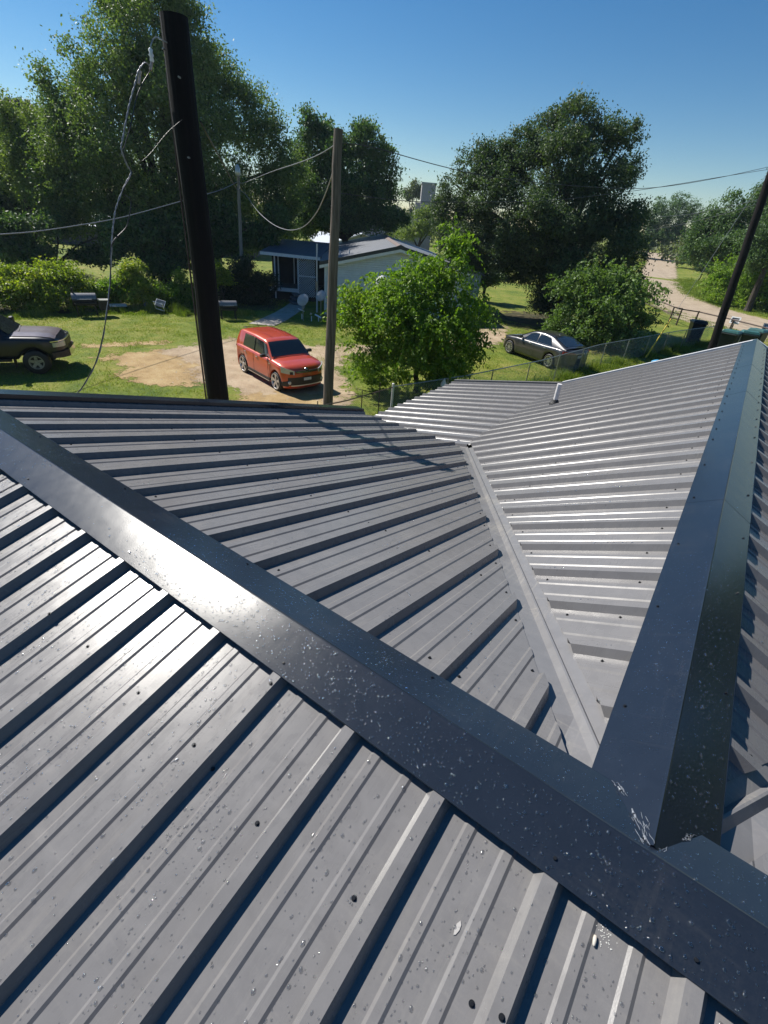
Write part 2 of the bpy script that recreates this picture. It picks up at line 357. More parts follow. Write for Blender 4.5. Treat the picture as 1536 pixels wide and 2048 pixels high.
# walls, fascia and porch posts below
mb = MB(); d = .10
mb.hexa([(-4.2, y, G) for y in (-5.0, 0, 4.4)]+[], [(-4.2, y, (y*TN if y < 0 else -y*TF)-d) for y in (-5.0, 0, 4.4)]) if False else None
def gable(x0, x1, ys):                         # prism between two x stations
    top = [(y, (y*TN if y < 0 else -y*TF)-d) for y in ys]
    poly = [(ys[0], G)]+top+[(ys[-1], G)]
    n = len(poly); mb.add([(x0, y, z) for y, z in poly]+[(x1, y, z) for y, z in poly], [tuple(range(n)), tuple(range(n, 2*n))[::-1]]+[(i, (i+1) % n, n+(i+1) % n, n+i) for i in range(n)])
gable(-4.2, 4.4, (-5.0, 0, 4.4))
poly = [(-2.6, G), (-2.6, -2.6*TL-d), (0, -d), (2.6, -2.6*TL-d), (2.6, G)]
n = 5; mb.add([(x, 4.41, z) for x, z in poly]+[(x, 8.6, z) for x, z in poly], [tuple(range(n)), tuple(range(n, 2*n))[::-1]]+[(i, (i+1) % n, n+(i+1) % n, n+i) for i in range(n)])
obj('outer_wall', mb, M_WALLB, HOUSE)
for y in (4.9, 6.7, 8.6): obj('porch_post', MB().box((-4.9, y, (G-1.95)/2), (.11, .11, -1.95-G)), M_WHITE, HOUSE)
obj('porch_beam', MB().box((-4.9, 6.75, -2.02), (.10, 3.9, .16)), M_WHITE, HOUSE)

# vent pipe with its boot
vb = Vector((-2.188, 6.627, -2.188*TL))
vp = obj('vent_pipe', MB().tube([vb+Vector((0, 0, -.05)), vb+Vector((0, 0, .34))], .036, 14), M_PVC, HOUSE, smooth=False)
sub('pipe_boot', MB().lathe([(.085, 0), (.075, .03), (.055, .06), (.042, .085), (.037, .09)], 16, vb+Vector((0, 0, .01))), M_RUBBER, vp)

# screws: hex heads on washers
def screw_mesh():
    mb = MB(); mb.lathe([(0.0001, .0015), (.0095, .0015), (.0095, .0), ], 12); mb.lathe([(.0055, .0012), (.0055, .0070), (.0048, .0082), (.0001, .0082)], 6)
    me = bpy.data.meshes.new('screw'); me.from_pydata(mb.v, [], mb.f); me.materials.append(M_SCREW); return me
SM = screw_mesh(); rs = random.Random(3)
def screw(part, p, n, sc=1.0):
    sc *= .72
    o = bpy.data.objects.new('screw', SM); C.objects.link(o); o.parent = part
    q = Vector(n).to_track_quat('Z', 'Y'); o.matrix_local = Matrix.Translation(p) @ q.to_matrix().to_4x4() @ Matrix.Rotation(rs.uniform(0, 3), 4, 'Z') @ Matrix.Scale(sc, 4)
nN, nF, nL, nR = (0, -sN, cN), (0, sF, cF), (-sL, 0, cL), (sL, 0, cL)
j = lambda a=.012: rs.uniform(-a, a)
for yr in (-.455, -1.35):
    for k in range(-1, 13):
        x = XN0+k*S-.055+j(); y = yr+j(.02); screw(slopeN, fN(x, y, hprof(XN0, x)), nN)
for x, y in ((-1.08, -.19), (-1.05, -.455), (-1.985, -.46), (-.165, -.422)): screw(slopeN, fN(x, y, hprof(XN0, x)), nN)
for yr in (.255, 1.12, 2.22, 3.32, 4.35):
    for k in range(0, 12):
        x = XF0+k*S+.068+j(); y = yr+j(.025)
        if y > -x/VAL-WF-.08 or (yr < .5 and k % 3 != 2): continue
        screw(slopeF, fF(x, y, hprof(XF0, x)), nF)
        if k % 3 == 2: x -= .125; screw(slopeF, fF(x, y+j(.02), hprof(XF0, x)), nF)
for k in range(5, 13):
    for dx in (-.06, .07):
        x = XF0+k*S+dx; y = -x/VAL-WF-.055+j(.01)
        if .3 < y < EAVE_Y: screw(slopeF, fF(x, y, hprof(XF0, x)), nF)
for k in range(0, 27):
    y = YL0+k*S
    screw(slopeL, fL(y-.055, -.235+j(), hprof(YL0, y-.055)), nL)
    for dy in (.05, -.075):
        x = max(BX+.1, -VAL*(y+dy)+WL+.05)
        if x < -.3: screw(slopeL, fL(y+dy, x+j(.01), hprof(YL0, y+dy)), nL)
    if k > 4 and k % 1 == 0 and -1.25 > -VAL*y+.2: screw(slopeL, fL(y-.055, -1.25+j(.03), hprof(YL0, y-.055)), nL)
for k in range(0, 20):
    y = YL0+.1+k*S; screw(slopeR, fR(y+.06, .26+j(), hprof(YL0+.1, y+.06)), nR)
for k in range(1, 13):
    for x in (-3.3, -4.6): screw(slopeC, fC(YL0+.04+4*S+k*S+.06, x+j(.03), hprof(YL0, YL0+.06)), (-sC, 0, cC))
for k in (-3, 0, 3, 6, 9, 10, 13): screw(capA, (XN0+k*S+j(), -.128, zn(.128)+.001), nN, 1.15)
for k in (-1, 2, 5, 8, 11): screw(capA, (XF0+k*S+.02+j(), .140, zf(.14)+.001), nF, 1.15)
for k in range(0, 27):
    part = caps[0] if YL0+k*S < 2.2 else caps[1] if YL0+k*S < 5.1 else caps[2] if YL0+k*S < 6.6 else caps[3]
    e = {0: 0, 1: .003, 2: .006, 3: .009}[caps.index(part)]
    if k % 2 == 0 or YL0+k*S > 3.5: screw(part, (-.135, YL0+k*S+j(.03), zb_(.135)+.001+e), nL, 1.1)
    if k % 2 == 1 or YL0+k*S > 4: screw(part, (.135, YL0+k*S+j(.03), zb_(.135)+.001+e), nR, 1.1)

# silicone smears where the two ridge caps meet
def on_capA(x, y): return HC-abs(y)*(HC-(zf(WFC)))/WFC if y > 0 else HC-abs(y)*(HC-zn(WN))/WN
def on_capB(x, y): return HC-abs(x)*(HC-zb_(WB))/WB
mb = MB(); r2 = random.Random(8)
def smear(pts, r):
    q = [Vector((x, y, max(on_capA(x, y), on_capB(x, y))+.001)) for x, y in pts]
    mb.tube(q, [r*r2.uniform(.4, 1.3) for _ in q], 6)
# line where the left face of the side cap meets the far face of the long cap
ka = (HC-zf(WFC))/WFC; kb = (HC-zb_(WB))/WB
for s_ in range(14):
    t0 = r2.uniform(.02, .92); t1 = min(1, t0+r2.uniform(.03, .20)); o1 = r2.gauss(0, .006)+.004
    pts = [(-WB*t*ka/kb+o1+r2.uniform(-.0015, .0015), WFC*t+r2.uniform(-.0015, .0015)) for t in np.linspace(t0, t1, 5)]
    smear(pts, .0007)
for s_ in range(7):
    t0 = r2.uniform(.02, .8); t1 = t0+r2.uniform(.05, .2)
    pts = [(WB*t*ka/kb+r2.gauss(0, .004), WFC*t+r2.uniform(-.002, .002)) for t in np.linspace(t0, t1, 4)]
    smear(pts, .0006)
for s_ in range(7):
    x, y = r2.uniform(-.05, -.012), r2.uniform(.05, .13); smear([(x, y), (x+r2.uniform(0, .012), y-r2.uniform(.005, .03))], .0007)
for a, b, r_ in (((-.095, .155), (-.088, .146), .005), ((-.055, .10), (-.050, .088), .0035), ((-.047, .085), (-.043, .076), .003), ((-.02, .035), (-.016, .027), .004)):
    smear([a, ((a[0]+b[0])/2, (a[1]+b[1])/2), b], r_)
sm = obj('silicone_smear', mb, M_SEAL, HOUSE, smooth=True)

# ---------------------------------------------------------------- water drops lying on the metal
def drops():
    rg = np.random.default_rng(11); items = []
    def put(P, N, r, st=1.0): items.append((P, N, r, st))
    def rad(k, m=1.0): return np.clip(np.exp(rg.normal(math.log(.0020*m), .48, k)), .0008, .0058)
    # long cap, both faces
    for k in range(11000):
        x = rg.uniform(-4.4, 1.0); dens = .30 if x < -2.0 else 1.0
        if x > -.4: dens = .75
        if rg.random() > dens or (x < -1.95 and x > -2.9 and rg.random() < .8): continue
        side = rg.random() < .5; d = rg.uniform(.006, .160); r = rad(1, 1.0 if side else .95)[0]
        if side: put((x, -d, HC-d*(HC-zn(WN))/WN), (0, -(HC-zn(WN))/WN, 1), r)
        else: put((x, d, HC-d*(HC-zf(WFC))/WFC), (0, (HC-zf(WFC))/WFC, 1), r*.8)
    for k in range(4600):                      # side cap
        y = rg.uniform(.12, 1) ** 1.0*4.5 if rg.random() < .5 else rg.uniform(.12, 1.6); d = rg.uniform(-.155, .155)
        if abs(d) < ka/kb*0 + .004 or y < abs(d)*kb/ka: continue
        if rg.random() > math.exp(-y*.45)*1.1: continue
        put((d, y, HC-abs(d)*kb), (math.copysign(kb, d), 0, 1), rad(1, .62)[0])
    cl_ = [(rg.uniform(-3.2, 1.2), rg.uniform(-1.3, -.17)) for _ in range(120)]
    for k in range(9500):                      # near slope: clusters and singles
        if rg.random() < .55:
            c_ = cl_[int(rg.integers(len(cl_)))]; x, y = c_[0]+rg.normal(0, .035), c_[1]+rg.normal(0, .07)
        else: x, y = rg.uniform(-3.4, 1.4), rg.uniform(-1.4, -.17)
        if y > -.17 or y < -1.5: continue
        h = hprof(XN0, x); h2 = hprof(XN0, x+.003); sl_ = (h2-h)/.003
        if abs(sl_) > .6: continue
        put(fN(x, y, h), (0, -sN, cN), rad(1, 1.0)[0], 1.0+rg.random()*.7)
    cl_ = [(rg.uniform(-3.6, -.5), rg.uniform(.2, 2.6)) for _ in range(60)]
    for k in range(2600):
        c_ = cl_[int(rg.integers(len(cl_)))]; x, y = c_[0]+rg.normal(0, .03), c_[1]+rg.normal(0, .09)
        if y < .2 or y > min(EAVE_Y, -x/VAL-WF): continue
        put(fF(x, y, hprof(XF0, x)), nF, rad(1, .8)[0], 1.3)
    cl_ = [(YL0+int(rg.integers(0, 9))*S+rg.normal(0, .008), rg.uniform(-1.3, -.2)) for _ in range(45)]
    for k in range(1000):
        c_ = cl_[int(rg.integers(len(cl_)))]; y, x = c_[0]+rg.normal(0, .006), c_[1]+rg.normal(0, .05)
        if x > -.19 or x < -VAL*y+WL: continue
        put(fL(y, x, hprof(YL0, y)), nL, rad(1, .85)[0])
    for k in range(700):
        y = rg.uniform(.3, 3); x = rg.uniform(.18, .6)
        if x > VAL*y-WL: continue
        put(fR(y, x, hprof(YL0+.1, y)), nR, rad(1, 1)[0])
    nseg = 9; rings = [(1.0, 0.0), (.93, .26), (.66, .50), (.30, .62)]
    base = [(a*math.cos(2*math.pi*k/nseg), a*math.sin(2*math.pi*k/nseg), b) for a, b in rings for k in range(nseg)]+[(0, 0, .66)]
    F1 = [(i*nseg+k, i*nseg+(k+1) % nseg, (i+1)*nseg+(k+1) % nseg) for i in range(3) for k in range(nseg)]+[(i*nseg+k, (i+1)*nseg+(k+1) % nseg, (i+1)*nseg+k) for i in range(3) for k in range(nseg)]+[(3*nseg+k, 3*nseg+(k+1) % nseg, 4*nseg) for k in range(nseg)]
    base = np.array(base); F1 = np.array(F1); V = []; F = []
    for i, (P, N, r, st) in enumerate(items):
        N = np.array(N, float); N /= np.linalg.norm(N); t_ = np.cross(N, (1, 0.1, 0)); t_ /= np.linalg.norm(t_); b_ = np.cross(N, t_)
        e = rg.uniform(.85, 1.15); wob = 1+.12*np.sin(np.arctan2(base[:, 1], base[:, 0])*2+rg.uniform(0, 6))
        V.append(np.array(P)+N*.0003+(base[:, :1]*b_*r*wob[:, None]/st**.3*e+base[:, 1:2]*t_*r*wob[:, None]*st**.5+base[:, 2:]*N*r*rg.uniform(.75, 1.1))); F.append(F1+i*len(base))
    return np.concatenate(V), np.concatenate(F)
def water_mat():
    m = bpy.data.materials.new('water'); m.use_nodes = True; t = m.node_tree; t.nodes.clear()
    o = t.nodes.new('ShaderNodeOutputMaterial'); g = t.nodes.new('ShaderNodeBsdfGlass'); g.inputs['IOR'].default_value = 1.33; g.inputs['Roughness'].default_value = 0.0
    tr = t.nodes.new('ShaderNodeBsdfTransparent'); mx = t.nodes.new('ShaderNodeMixShader'); mx.inputs[0].default_value = 0.68
    gl = t.nodes.new('ShaderNodeBsdfGlossy'); gl.inputs['Roughness'].default_value = 0.08; m2 = t.nodes.new('ShaderNodeMixShader'); m2.inputs[0].default_value = 0.12
    t.links.new(g.outputs[0], mx.inputs[1]); t.links.new(tr.outputs[0], mx.inputs[2]); t.links.new(mx.outputs[0], m2.inputs[1]); t.links.new(gl.outputs[0], m2.inputs[2])
    t.links.new(m2.outputs[0], o.inputs[0]); return m
wd = obj('water_drops', drops(), water_mat(), None, smooth=True)
tag(wd, 'clear beads of water scattered over the dark ridge caps and roof ribs', 'water drops', kind='stuff')

# small litter on the near slope
pe = obj('pebble', MB().lathe([(.0001, -.011), (.003, -.0095), (.0042, -.003), (.0046, .003), (.0036, .0095), (.0001, .011)], 9, (0, 0, 0), 'Y'), M_STONE, smooth=True)
pe.location = fN(-.049, -.200, .004); pe.rotation_euler = (0.1, 0, .1)
tag(pe, 'tiny pale elongated pebble lying on the near roof slope below the cap', 'pebble')
def blotch(pts, r):
    mb = MB()
    for (x, y) in pts:
        q = Vector(fN(x, y, hprof(XN0, x)+.0006)); k = r*r2.uniform(.5, 1.4)
        mb.lathe([(k, 0), (k*.7, k*.25), (.0001, k*.3)], 7, q)
    return mb
M_DROP = plain('dried_white_speck', (0.5, 0.5, 0.48), 0.6, scale=200)
sp = obj('white_splatter', blotch([(-.03+r2.gauss(0, .008), -.172+r2.gauss(0, .009)-.004) for _ in range(46)], .0012), M_DROP)
tag(sp, 'spray of small white specks beside the pebble on the near roof slope', 'splatter')
wing = MB(); q = [fN(-.306+a, -.352+b, .0012) for a, b in ((0, .014), (.005, .008), (.006, -.002), (.003, -.013), (-.001, -.016), (-.004, -.006), (-.0045, .005))]
wing.add([tuple(v) for v in q]+[(v[0], v[1], v[2]+.0008) for v in q], [tuple(range(7))[::-1], tuple(range(7, 14))]+[(i, (i+1) % 7, 7+(i+1) % 7, 7+i) for i in range(7)])
tag(obj('dry_petal', wing, plain('dry_petal_skin', (0.42, 0.40, 0.38), 0.4)), 'pale translucent dry petal stuck on the near roof slope', 'petal')
gm = MB(); gm.tube([fF(-1.075+a, .60+b, .007) for a, b in ((0, 0), (.02, -.004), (.028, -.018), (.045, -.03), (.06, -.035))], .0012, 5)
tag(obj('glue_thread', gm, M_SEAL), 'squiggle of dried white sealant on the far roof slope', 'sealant')

# ================================================================ ground
def grid(x0, x1, y0, y1, dx, fz=None):
    xs = np.arange(x0, x1+dx/2, dx); ys = np.arange(y0, y1+dx/2, dx); X, Y = np.meshgrid(xs, ys, indexing='ij')
    return X, Y
def ground_mat():
    m, t, p = new_mat('lawn_and_meadow'); g = t.nodes.new('ShaderNodeNewGeometry').outputs['Position']
    big = noise(t, 0.22, 4, g); mid = noise(t, 1.3, 5, g, 0.6); fine = noise(t, 14, 5, g, 0.7)
    f = math_n(t, 'ADD', math_n(t, 'MULTIPLY', big, 0.5), math_n(t, 'MULTIPLY', mid, 0.5))
    c = ramp(t, f, [(0.36, (0.075, 0.125, 0.016)), (0.48, (0.155, 0.195, 0.026)), (0.58, (0.225, 0.225, 0.045)), (0.70, (0.32, 0.26, 0.10))])
    sp = ramp(t, fine, [(0.3, (0.55, 0.55, 0.55)), (0.65, (1.15, 1.15, 1.15))])
    mm = t.nodes.new('ShaderNodeMix'); mm.data_type = 'RGBA'; mm.blend_type = 'MULTIPLY'; mm.inputs[0].default_value = 1
    t.links.new(c, mm.inputs[6]); t.links.new(sp, mm.inputs[7]); t.links.new(mm.outputs[2], p.inputs['Base Color'])
    p.inputs['Roughness'].default_value = 0.9; p.inputs['Specular IOR Level'].default_value = 0.2
    bump(t, p, fine, 1.0, 0.05); return m
def big_ground():
    a = np.concatenate([-np.geomspace(480, 60, 12), np.arange(-56, 60, 4), np.geomspace(64, 480, 12)])
    X, Y = np.meshgrid(a-10, a+25, indexing='ij'); Z = gh(X, Y); n = len(a)
    V = np.stack([X.ravel(), Y.ravel(), Z.ravel()], 1); i = np.arange(n*n).reshape(n, n)
    F = np.stack([i[:-1, :-1].ravel(), i[1:, :-1].ravel(), i[1:, 1:].ravel(), i[:-1, 1:].ravel()], 1)
    return V, F
tag(obj('ground', big_ground(), ground_mat(), smooth=True), kind='structure')

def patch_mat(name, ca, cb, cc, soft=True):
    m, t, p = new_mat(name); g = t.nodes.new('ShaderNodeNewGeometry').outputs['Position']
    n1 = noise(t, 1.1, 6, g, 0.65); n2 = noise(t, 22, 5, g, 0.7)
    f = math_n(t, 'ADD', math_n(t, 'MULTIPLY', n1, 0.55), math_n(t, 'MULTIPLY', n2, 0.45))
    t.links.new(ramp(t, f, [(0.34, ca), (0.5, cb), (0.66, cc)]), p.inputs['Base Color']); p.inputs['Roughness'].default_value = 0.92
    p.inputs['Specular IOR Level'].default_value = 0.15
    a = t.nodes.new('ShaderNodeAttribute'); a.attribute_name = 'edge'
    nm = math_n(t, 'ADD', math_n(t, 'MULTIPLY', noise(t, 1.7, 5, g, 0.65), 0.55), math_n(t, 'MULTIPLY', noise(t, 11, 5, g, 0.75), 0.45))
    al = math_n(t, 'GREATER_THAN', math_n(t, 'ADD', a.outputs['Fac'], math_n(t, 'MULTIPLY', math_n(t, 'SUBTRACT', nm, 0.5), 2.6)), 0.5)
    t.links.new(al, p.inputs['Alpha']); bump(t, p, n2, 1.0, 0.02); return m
def patch(name, poly, mat, lift, dx=0.5, soft=0.8, label=None):
    """flat sheet on the ground with an irregular edge; 'edge' runs 0 outside to 1 inside"""
    P = np.array(poly, float); x0, y0 = P.min(0)-soft; x1, y1 = P.max(0)+soft
    X, Y = grid(x0, x1, y0, y1, dx); n, k = X.shape; x = X.ravel(); y = Y.ravel()
    ins = np.zeros(len(x), bool); dm = np.full(len(x), 1e9)
    for a, b in zip(P, np.roll(P, -1, 0)):
        c_ = ((a[1] > y) != (b[1] > y)); xi = (b[0]-a[0])*(y-a[1])/(b[1]-a[1]+1e-9)+a[0]; ins ^= c_ & (x < xi)
        d = b-a; tt = np.clip(((x-a[0])*d[0]+(y-a[1])*d[1])/(d@d), 0, 1); dm = np.minimum(dm, np.hypot(x-a[0]-tt*d[0], y-a[1]-tt*d[1]))
    sd = np.where(ins, dm, -dm); e = np.clip(.5+sd/(2*soft), 0, 1)
    i = np.arange(n*k).reshape(n, k); F = np.stack([i[:-1, :-1].ravel(), i[1:, :-1].ravel(), i[1:, 1:].ravel(), i[:-1, 1:].ravel()], 1)
    F = F[(sd[F] > -soft*1.2).any(1)]; V = np.stack([x, y, gh(x, y)+lift], 1)
    o = obj(name, (V, F), mat, smooth=True); at_ = o.data.attributes.new('edge', 'FLOAT', 'POINT'); at_.data.foreach_set('value', e.astype(np.float32))
    tag(o, kind='structure'); return o
M_DIRT = patch_mat('bare_dirt', (0.21, 0.155, 0.10), (0.36, 0.275, 0.185), (0.46, 0.38, 0.27))
M_STRAW = patch_mat('dry_straw_dirt', (0.17, 0.12, 0.06), (0.34, 0.235, 0.115), (0.45, 0.36, 0.20))
M_ROAD = patch_mat('gravel_road', (0.25, 0.195, 0.14), (0.35, 0.28, 0.205), (0.43, 0.36, 0.27))
M_UND = patch_mat('earth_painted_shade', (0.028, 0.026, 0.015), (0.060, 0.055, 0.026), (0.14, 0.11, 0.06))  # bare earth, with the shade under trees put into its dark colour
patch('dirt_driveway', [(-21.0, 9.4), (-20.6, 12.6), (-20.9, 15.2), (-18.9, 15.8), (-17.2, 17.4), (-16.0, 19.4), (-14.2, 21.2), (-12.9, 25.6), (-12.6, 29.5), (-11.2, 29.0), (-11.4, 25.2), (-13.2, 20.0), (-14.9, 17.3), (-13.9, 15.0), (-11.2, 13.0), (-10.3, 11.0), (-11.6, 9.4), (-14.0, 10.0), (-15.4, 10.4), (-16.4, 9.0), (-18.0, 8.2), (-19.2, 9.3)], M_DIRT, .006, .35, .9)
patch('straw_patch', [(-21.2, 8.6), (-21.0, 11.0), (-18.0, 10.8), (-15.8, 9.4), (-16.8, 8.1), (-18.4, 8.0), (-19.4, 8.8)], M_STRAW, .010, .3, .9)
patch('straw_patch', [(-13.8, 9.2), (-13.2, 11.4), (-11.6, 12.0), (-10.4, 10.0), (-11.6, 8.2)], M_STRAW, .010, .3, .9)
patch('straw_patch', [(-23.4, 9.2), (-22.0, 12.6), (-21.5, 12.2), (-22.8, 8.8)], M_STRAW, .010, .3, .5)
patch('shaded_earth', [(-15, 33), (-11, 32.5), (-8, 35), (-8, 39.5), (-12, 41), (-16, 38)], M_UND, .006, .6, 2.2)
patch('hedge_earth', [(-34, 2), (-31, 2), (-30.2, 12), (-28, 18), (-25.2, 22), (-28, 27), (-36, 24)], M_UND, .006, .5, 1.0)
patch('road', [(24, 37), (9, 42.0), (1.8, 45.1), (-.1, 46.9), (-2.2, 47.9), (-4.3, 49.4), (-6.1, 52.4), (-8, 57.3), (-9.7, 61.5), (-12.6, 72.6), (-15.6, 88), (-19.1, 109), (-22.4, 131), (-28, 160), (-46, 185), (-38, 192), (-24, 182), (-19.2, 151), (-15.4, 124), (-12.6, 105), (-9.6, 87.5), (-7.1, 75.5), (-5.0, 69.7), (-2.2, 64.2), (.5, 61), (4, 58), (12, 53), (29, 45)], M_ROAD, .008, 1.0, .8)
patch('lane', [(-12.8, 31.5), (-11.6, 28.5), (-11.2, 26.5), (-13, 26), (-13.8, 29), (-14.0, 32)], M_DIRT, .007, .6, .9)
o = obj('garden_path', MB(), M_CONC); C.objects.unlink(o); bpy.data.objects.remove(o)
mb = MB()
pth = [((-22.9, 18.0), (-21.7, 18.8)), ((-23.6, 19.6), (-22.4, 20.4)), ((-24.6, 21.6), (-23.5, 22.3)), ((-25.9, 23.8), (-24.8, 24.5)), ((-27.0, 25.4), (-26.2, 26.0))]
for (a, b), (c_, d) in zip(pth[:-1], pth[1:]): mb.hexa([(*a, G-.05), (*b, G-.05), (*d, G-.05), (*c_, G-.05)], [(*a, G+.03), (*b, G+.03), (*d, G+.03), (*c_, G+.03)])
tag(obj('path', mb, M_CONC), kind='structure')

# ================================================================ grass and weeds
def blades(cx, cy, z, hgt, wid, rg, lean=.45):
    n = len(cx); a = rg.uniform(0, 6.283, n); l = rg.uniform(0, lean, n)*hgt; b = rg.uniform(0, 6.283, n)
    dx, dy = np.cos(a)*wid/2, np.sin(a)*wid/2
    V = np.empty((n, 3, 3)); V[:, 0] = np.stack([cx-dx, cy-dy, z], 1); V[:, 1] = np.stack([cx+dx, cy+dy, z], 1)
    V[:, 2] = np.stack([cx+np.cos(b)*l, cy+np.sin(b)*l, z+hgt], 1)
    return V.reshape(-1, 3), np.arange(n*3).reshape(n, 3)
rg = np.random.default_rng(2)
def nz(x, y, s, seed=0): return np.sin(x*s+1.3*np.sin(y*s*.7+seed))*np.cos(y*s*1.1+1.7*np.sin(x*s*.6-seed))
def yard():
    n = 330000; x = rg.uniform(-33, -4, n); y = rg.uniform(3.5, 34, n)
    pr = .55+.45*nz(x, y, 2.3)+.25*nz(x, y, 7, 2)
    drv = (nz(x, y, 1.1, 4) > -2)
    keep = rg.random(n) < pr
    d1 = ((x+18)/3.6)**2+((y-11.5)/3.6)**2 < 1.0; d2 = ((x+13)/3.0)**2+((y-12)/2.6)**2 < 1; d3 = ((x+12.6)/1.6)**2+((y-24)/5.5)**2 < 1
    keep &= ~((d1 | d2 | d3) & (rg.random(n) < .985)); keep &= ~((x > -4.7) & (y < 9.3))
    x, y = x[keep], y[keep]; h = rg.uniform(.025, .075, len(x))*(1+.5*nz(x, y, 1.1))
    return blades(x, y, gh(x, y)-.005, h, .022, rg, .8)
tag(obj('grass', yard(), L_GRASS), 'short mown grass of the yard around the dirt turnaround', 'grass', kind='stuff')
def weedstrip(line, wd, n, h0, h1, wid=.03, lean=.5):
    P = np.array(line, float); seg = np.hypot(*(P[1:]-P[:-1]).T); k = rg.choice(len(seg), n, p=seg/seg.sum()); t_ = rg.random(n)
    q = P[k]+(P[k+1]-P[k])*t_[:, None]; d = (P[k+1]-P[k])/seg[k][:, None]; o_ = rg.normal(0, wd, n)
    x = q[:, 0]-d[:, 1]*o_; y = q[:, 1]+d[:, 0]*o_; cl = np.clip(.5+.6*nz(x, y, 2.1, 1)+.3*nz(x, y, 5.3, 3), .08, 1.3)
    h = rg.uniform(h0, h1, n)*cl*np.exp(-(o_/wd)**2*.35)
    return blades(x, y, gh(x, y)-.01, h, wid, rg, lean)
FEN = [(-9.3, 7.9), (-8.64, 11.8), (-7.6, 15.1), (-6.5, 19.7), (-5.6, 25.5), (-3.2, 34.6), (-1.6, 39.5)]
def cat2(*a):
    V = []; F = []; o = 0
    for v, f in a: V.append(v); F.append(f+o); o += len(v)
    return np.concatenate(V), np.concatenate(F)
tag(obj('fence_weeds', weedstrip(FEN, .55, 34000, .10, .50), L_WEED), 'tall rank weeds growing along the wire fence', 'weeds', kind='stuff')
tag(obj('hedge_weeds', cat2(weedstrip([(-31.4, 5), (-29.9, 12), (-28.6, 16), (-25.6, 18.8), (-24.9, 20.2)], .45, 26000, .08, .42), weedstrip([(-29.4, 14.6), (-28.0, 16.4), (-26.9, 17.2)], .7, 12000, .15, .55)), L_WEED), 'rough grass at the foot of the hedge', 'weeds', kind='stuff')
tag(obj('verge_grass', cat2(weedstrip([(-10.0, 100), (-7.4, 84), (-5.0, 74), (-2, 68), (3, 63), (9, 60)], 1.6, 30000, .15, .55, .06), weedstrip([(-9.5, 60), (-6, 53.5), (-1, 48), (6, 44)], 1.2, 12000, .05, .2, .05)), L_WEED), 'dry verge grass beside the gravel road', 'grass', kind='stuff')

# ================================================================ trees and bushes
def leaves(cen, nrm_out, size, rg, droop=.35):
    """one pointed leaf quad per centre"""
    n = len(cen); a = rg.normal(0, 1, (n, 3)); a[:, 2] -= droop; a += nrm_out*.5; a /= np.linalg.norm(a, axis=1)[:, None]
    b = rg.normal(0, 1, (n, 3)); b[:, 2] *= .6; b -= a*(a*b).sum(1)[:, None]; b /= np.linalg.norm(b, axis=1)[:, None]
    s = size*rg.uniform(.65, 1.35, n)[:, None]
    V = np.empty((n, 4, 3)); V[:, 0] = cen-a*s*.5; V[:, 1] = cen+b*s*.26-a*s*.06; V[:, 2] = cen+a*s*.5; V[:, 3] = cen-b*s*.26-a*s*.06
    return V.reshape(-1, 4, 3)
def crown(blobs, n, leaf, seed, clump=.42, per=26, fill=.25, droop=.35, flat=.72):
    rg = np.random.default_rng(seed); B = np.array(blobs, float); B[:, 3:5] = np.maximum(B[:, 3:5]*.97-clump*.42, B[:, 3:5]*.55); w_ = B[:, 3]*B[:, 3]+B[:, 3]*B[:, 4]; w_ = w_/w_.sum()
    m = max(8, n//per); k = rg.choice(len(B), m, p=w_); d = rg.normal(0, 1, (m, 3)); d /= np.linalg.norm(d, axis=1)[:, None]
    # boughs: every blob carries several smaller lobes, and the leaf clumps sit on those
    nb = np.clip((B[:, 3]*5).astype(int)+4, 5, 22); off = np.concatenate([[0], np.cumsum(nb)]); tot = off[-1]
    bd = rg.normal(0, 1, (tot, 3)); bd /= np.linalg.norm(bd, axis=1)[:, None]; own = np.repeat(np.arange(len(B)), nb)
    bs = np.stack([B[own, 3], B[own, 3], B[own, 4]], 1); bc = B[own, :3]+bd*bs*rg.uniform(.50, .86, tot)[:, None]; br = rg.uniform(.26, .50, tot)
    q_ = off[k]+(rg.random(m)*nb[k]).astype(int); rr = np.where(rg.random(m) < fill, rg.uniform(.2, .8, m), rg.uniform(.75, 1.1, m))
    cen = bc[q_]+d*bs[q_]*(br[q_]*rr)[:, None]; d = d*.7+bd[q_]*.5
    cs = clump*rg.uniform(.5, 1.5, m)
    j_ = np.repeat(np.arange(m), per); n = len(j_); q = rg.normal(0, .5, (n, 3))*cs[j_][:, None]; q[:, 2] *= flat
    q += d[j_]*(rg.uniform(-.3, .9, n)*cs[j_])[:, None]*.6
    V = leaves(cen[j_]+q, d[j_], leaf, rg, droop)
    g = gh(V[:, :, 0].mean(1), V[:, :, 1].mean(1)); V = V[V[:, :, 2].min(1) > g+.02]
    return V.reshape(-1, 3), np.arange(len(V)*4).reshape(-1, 4)
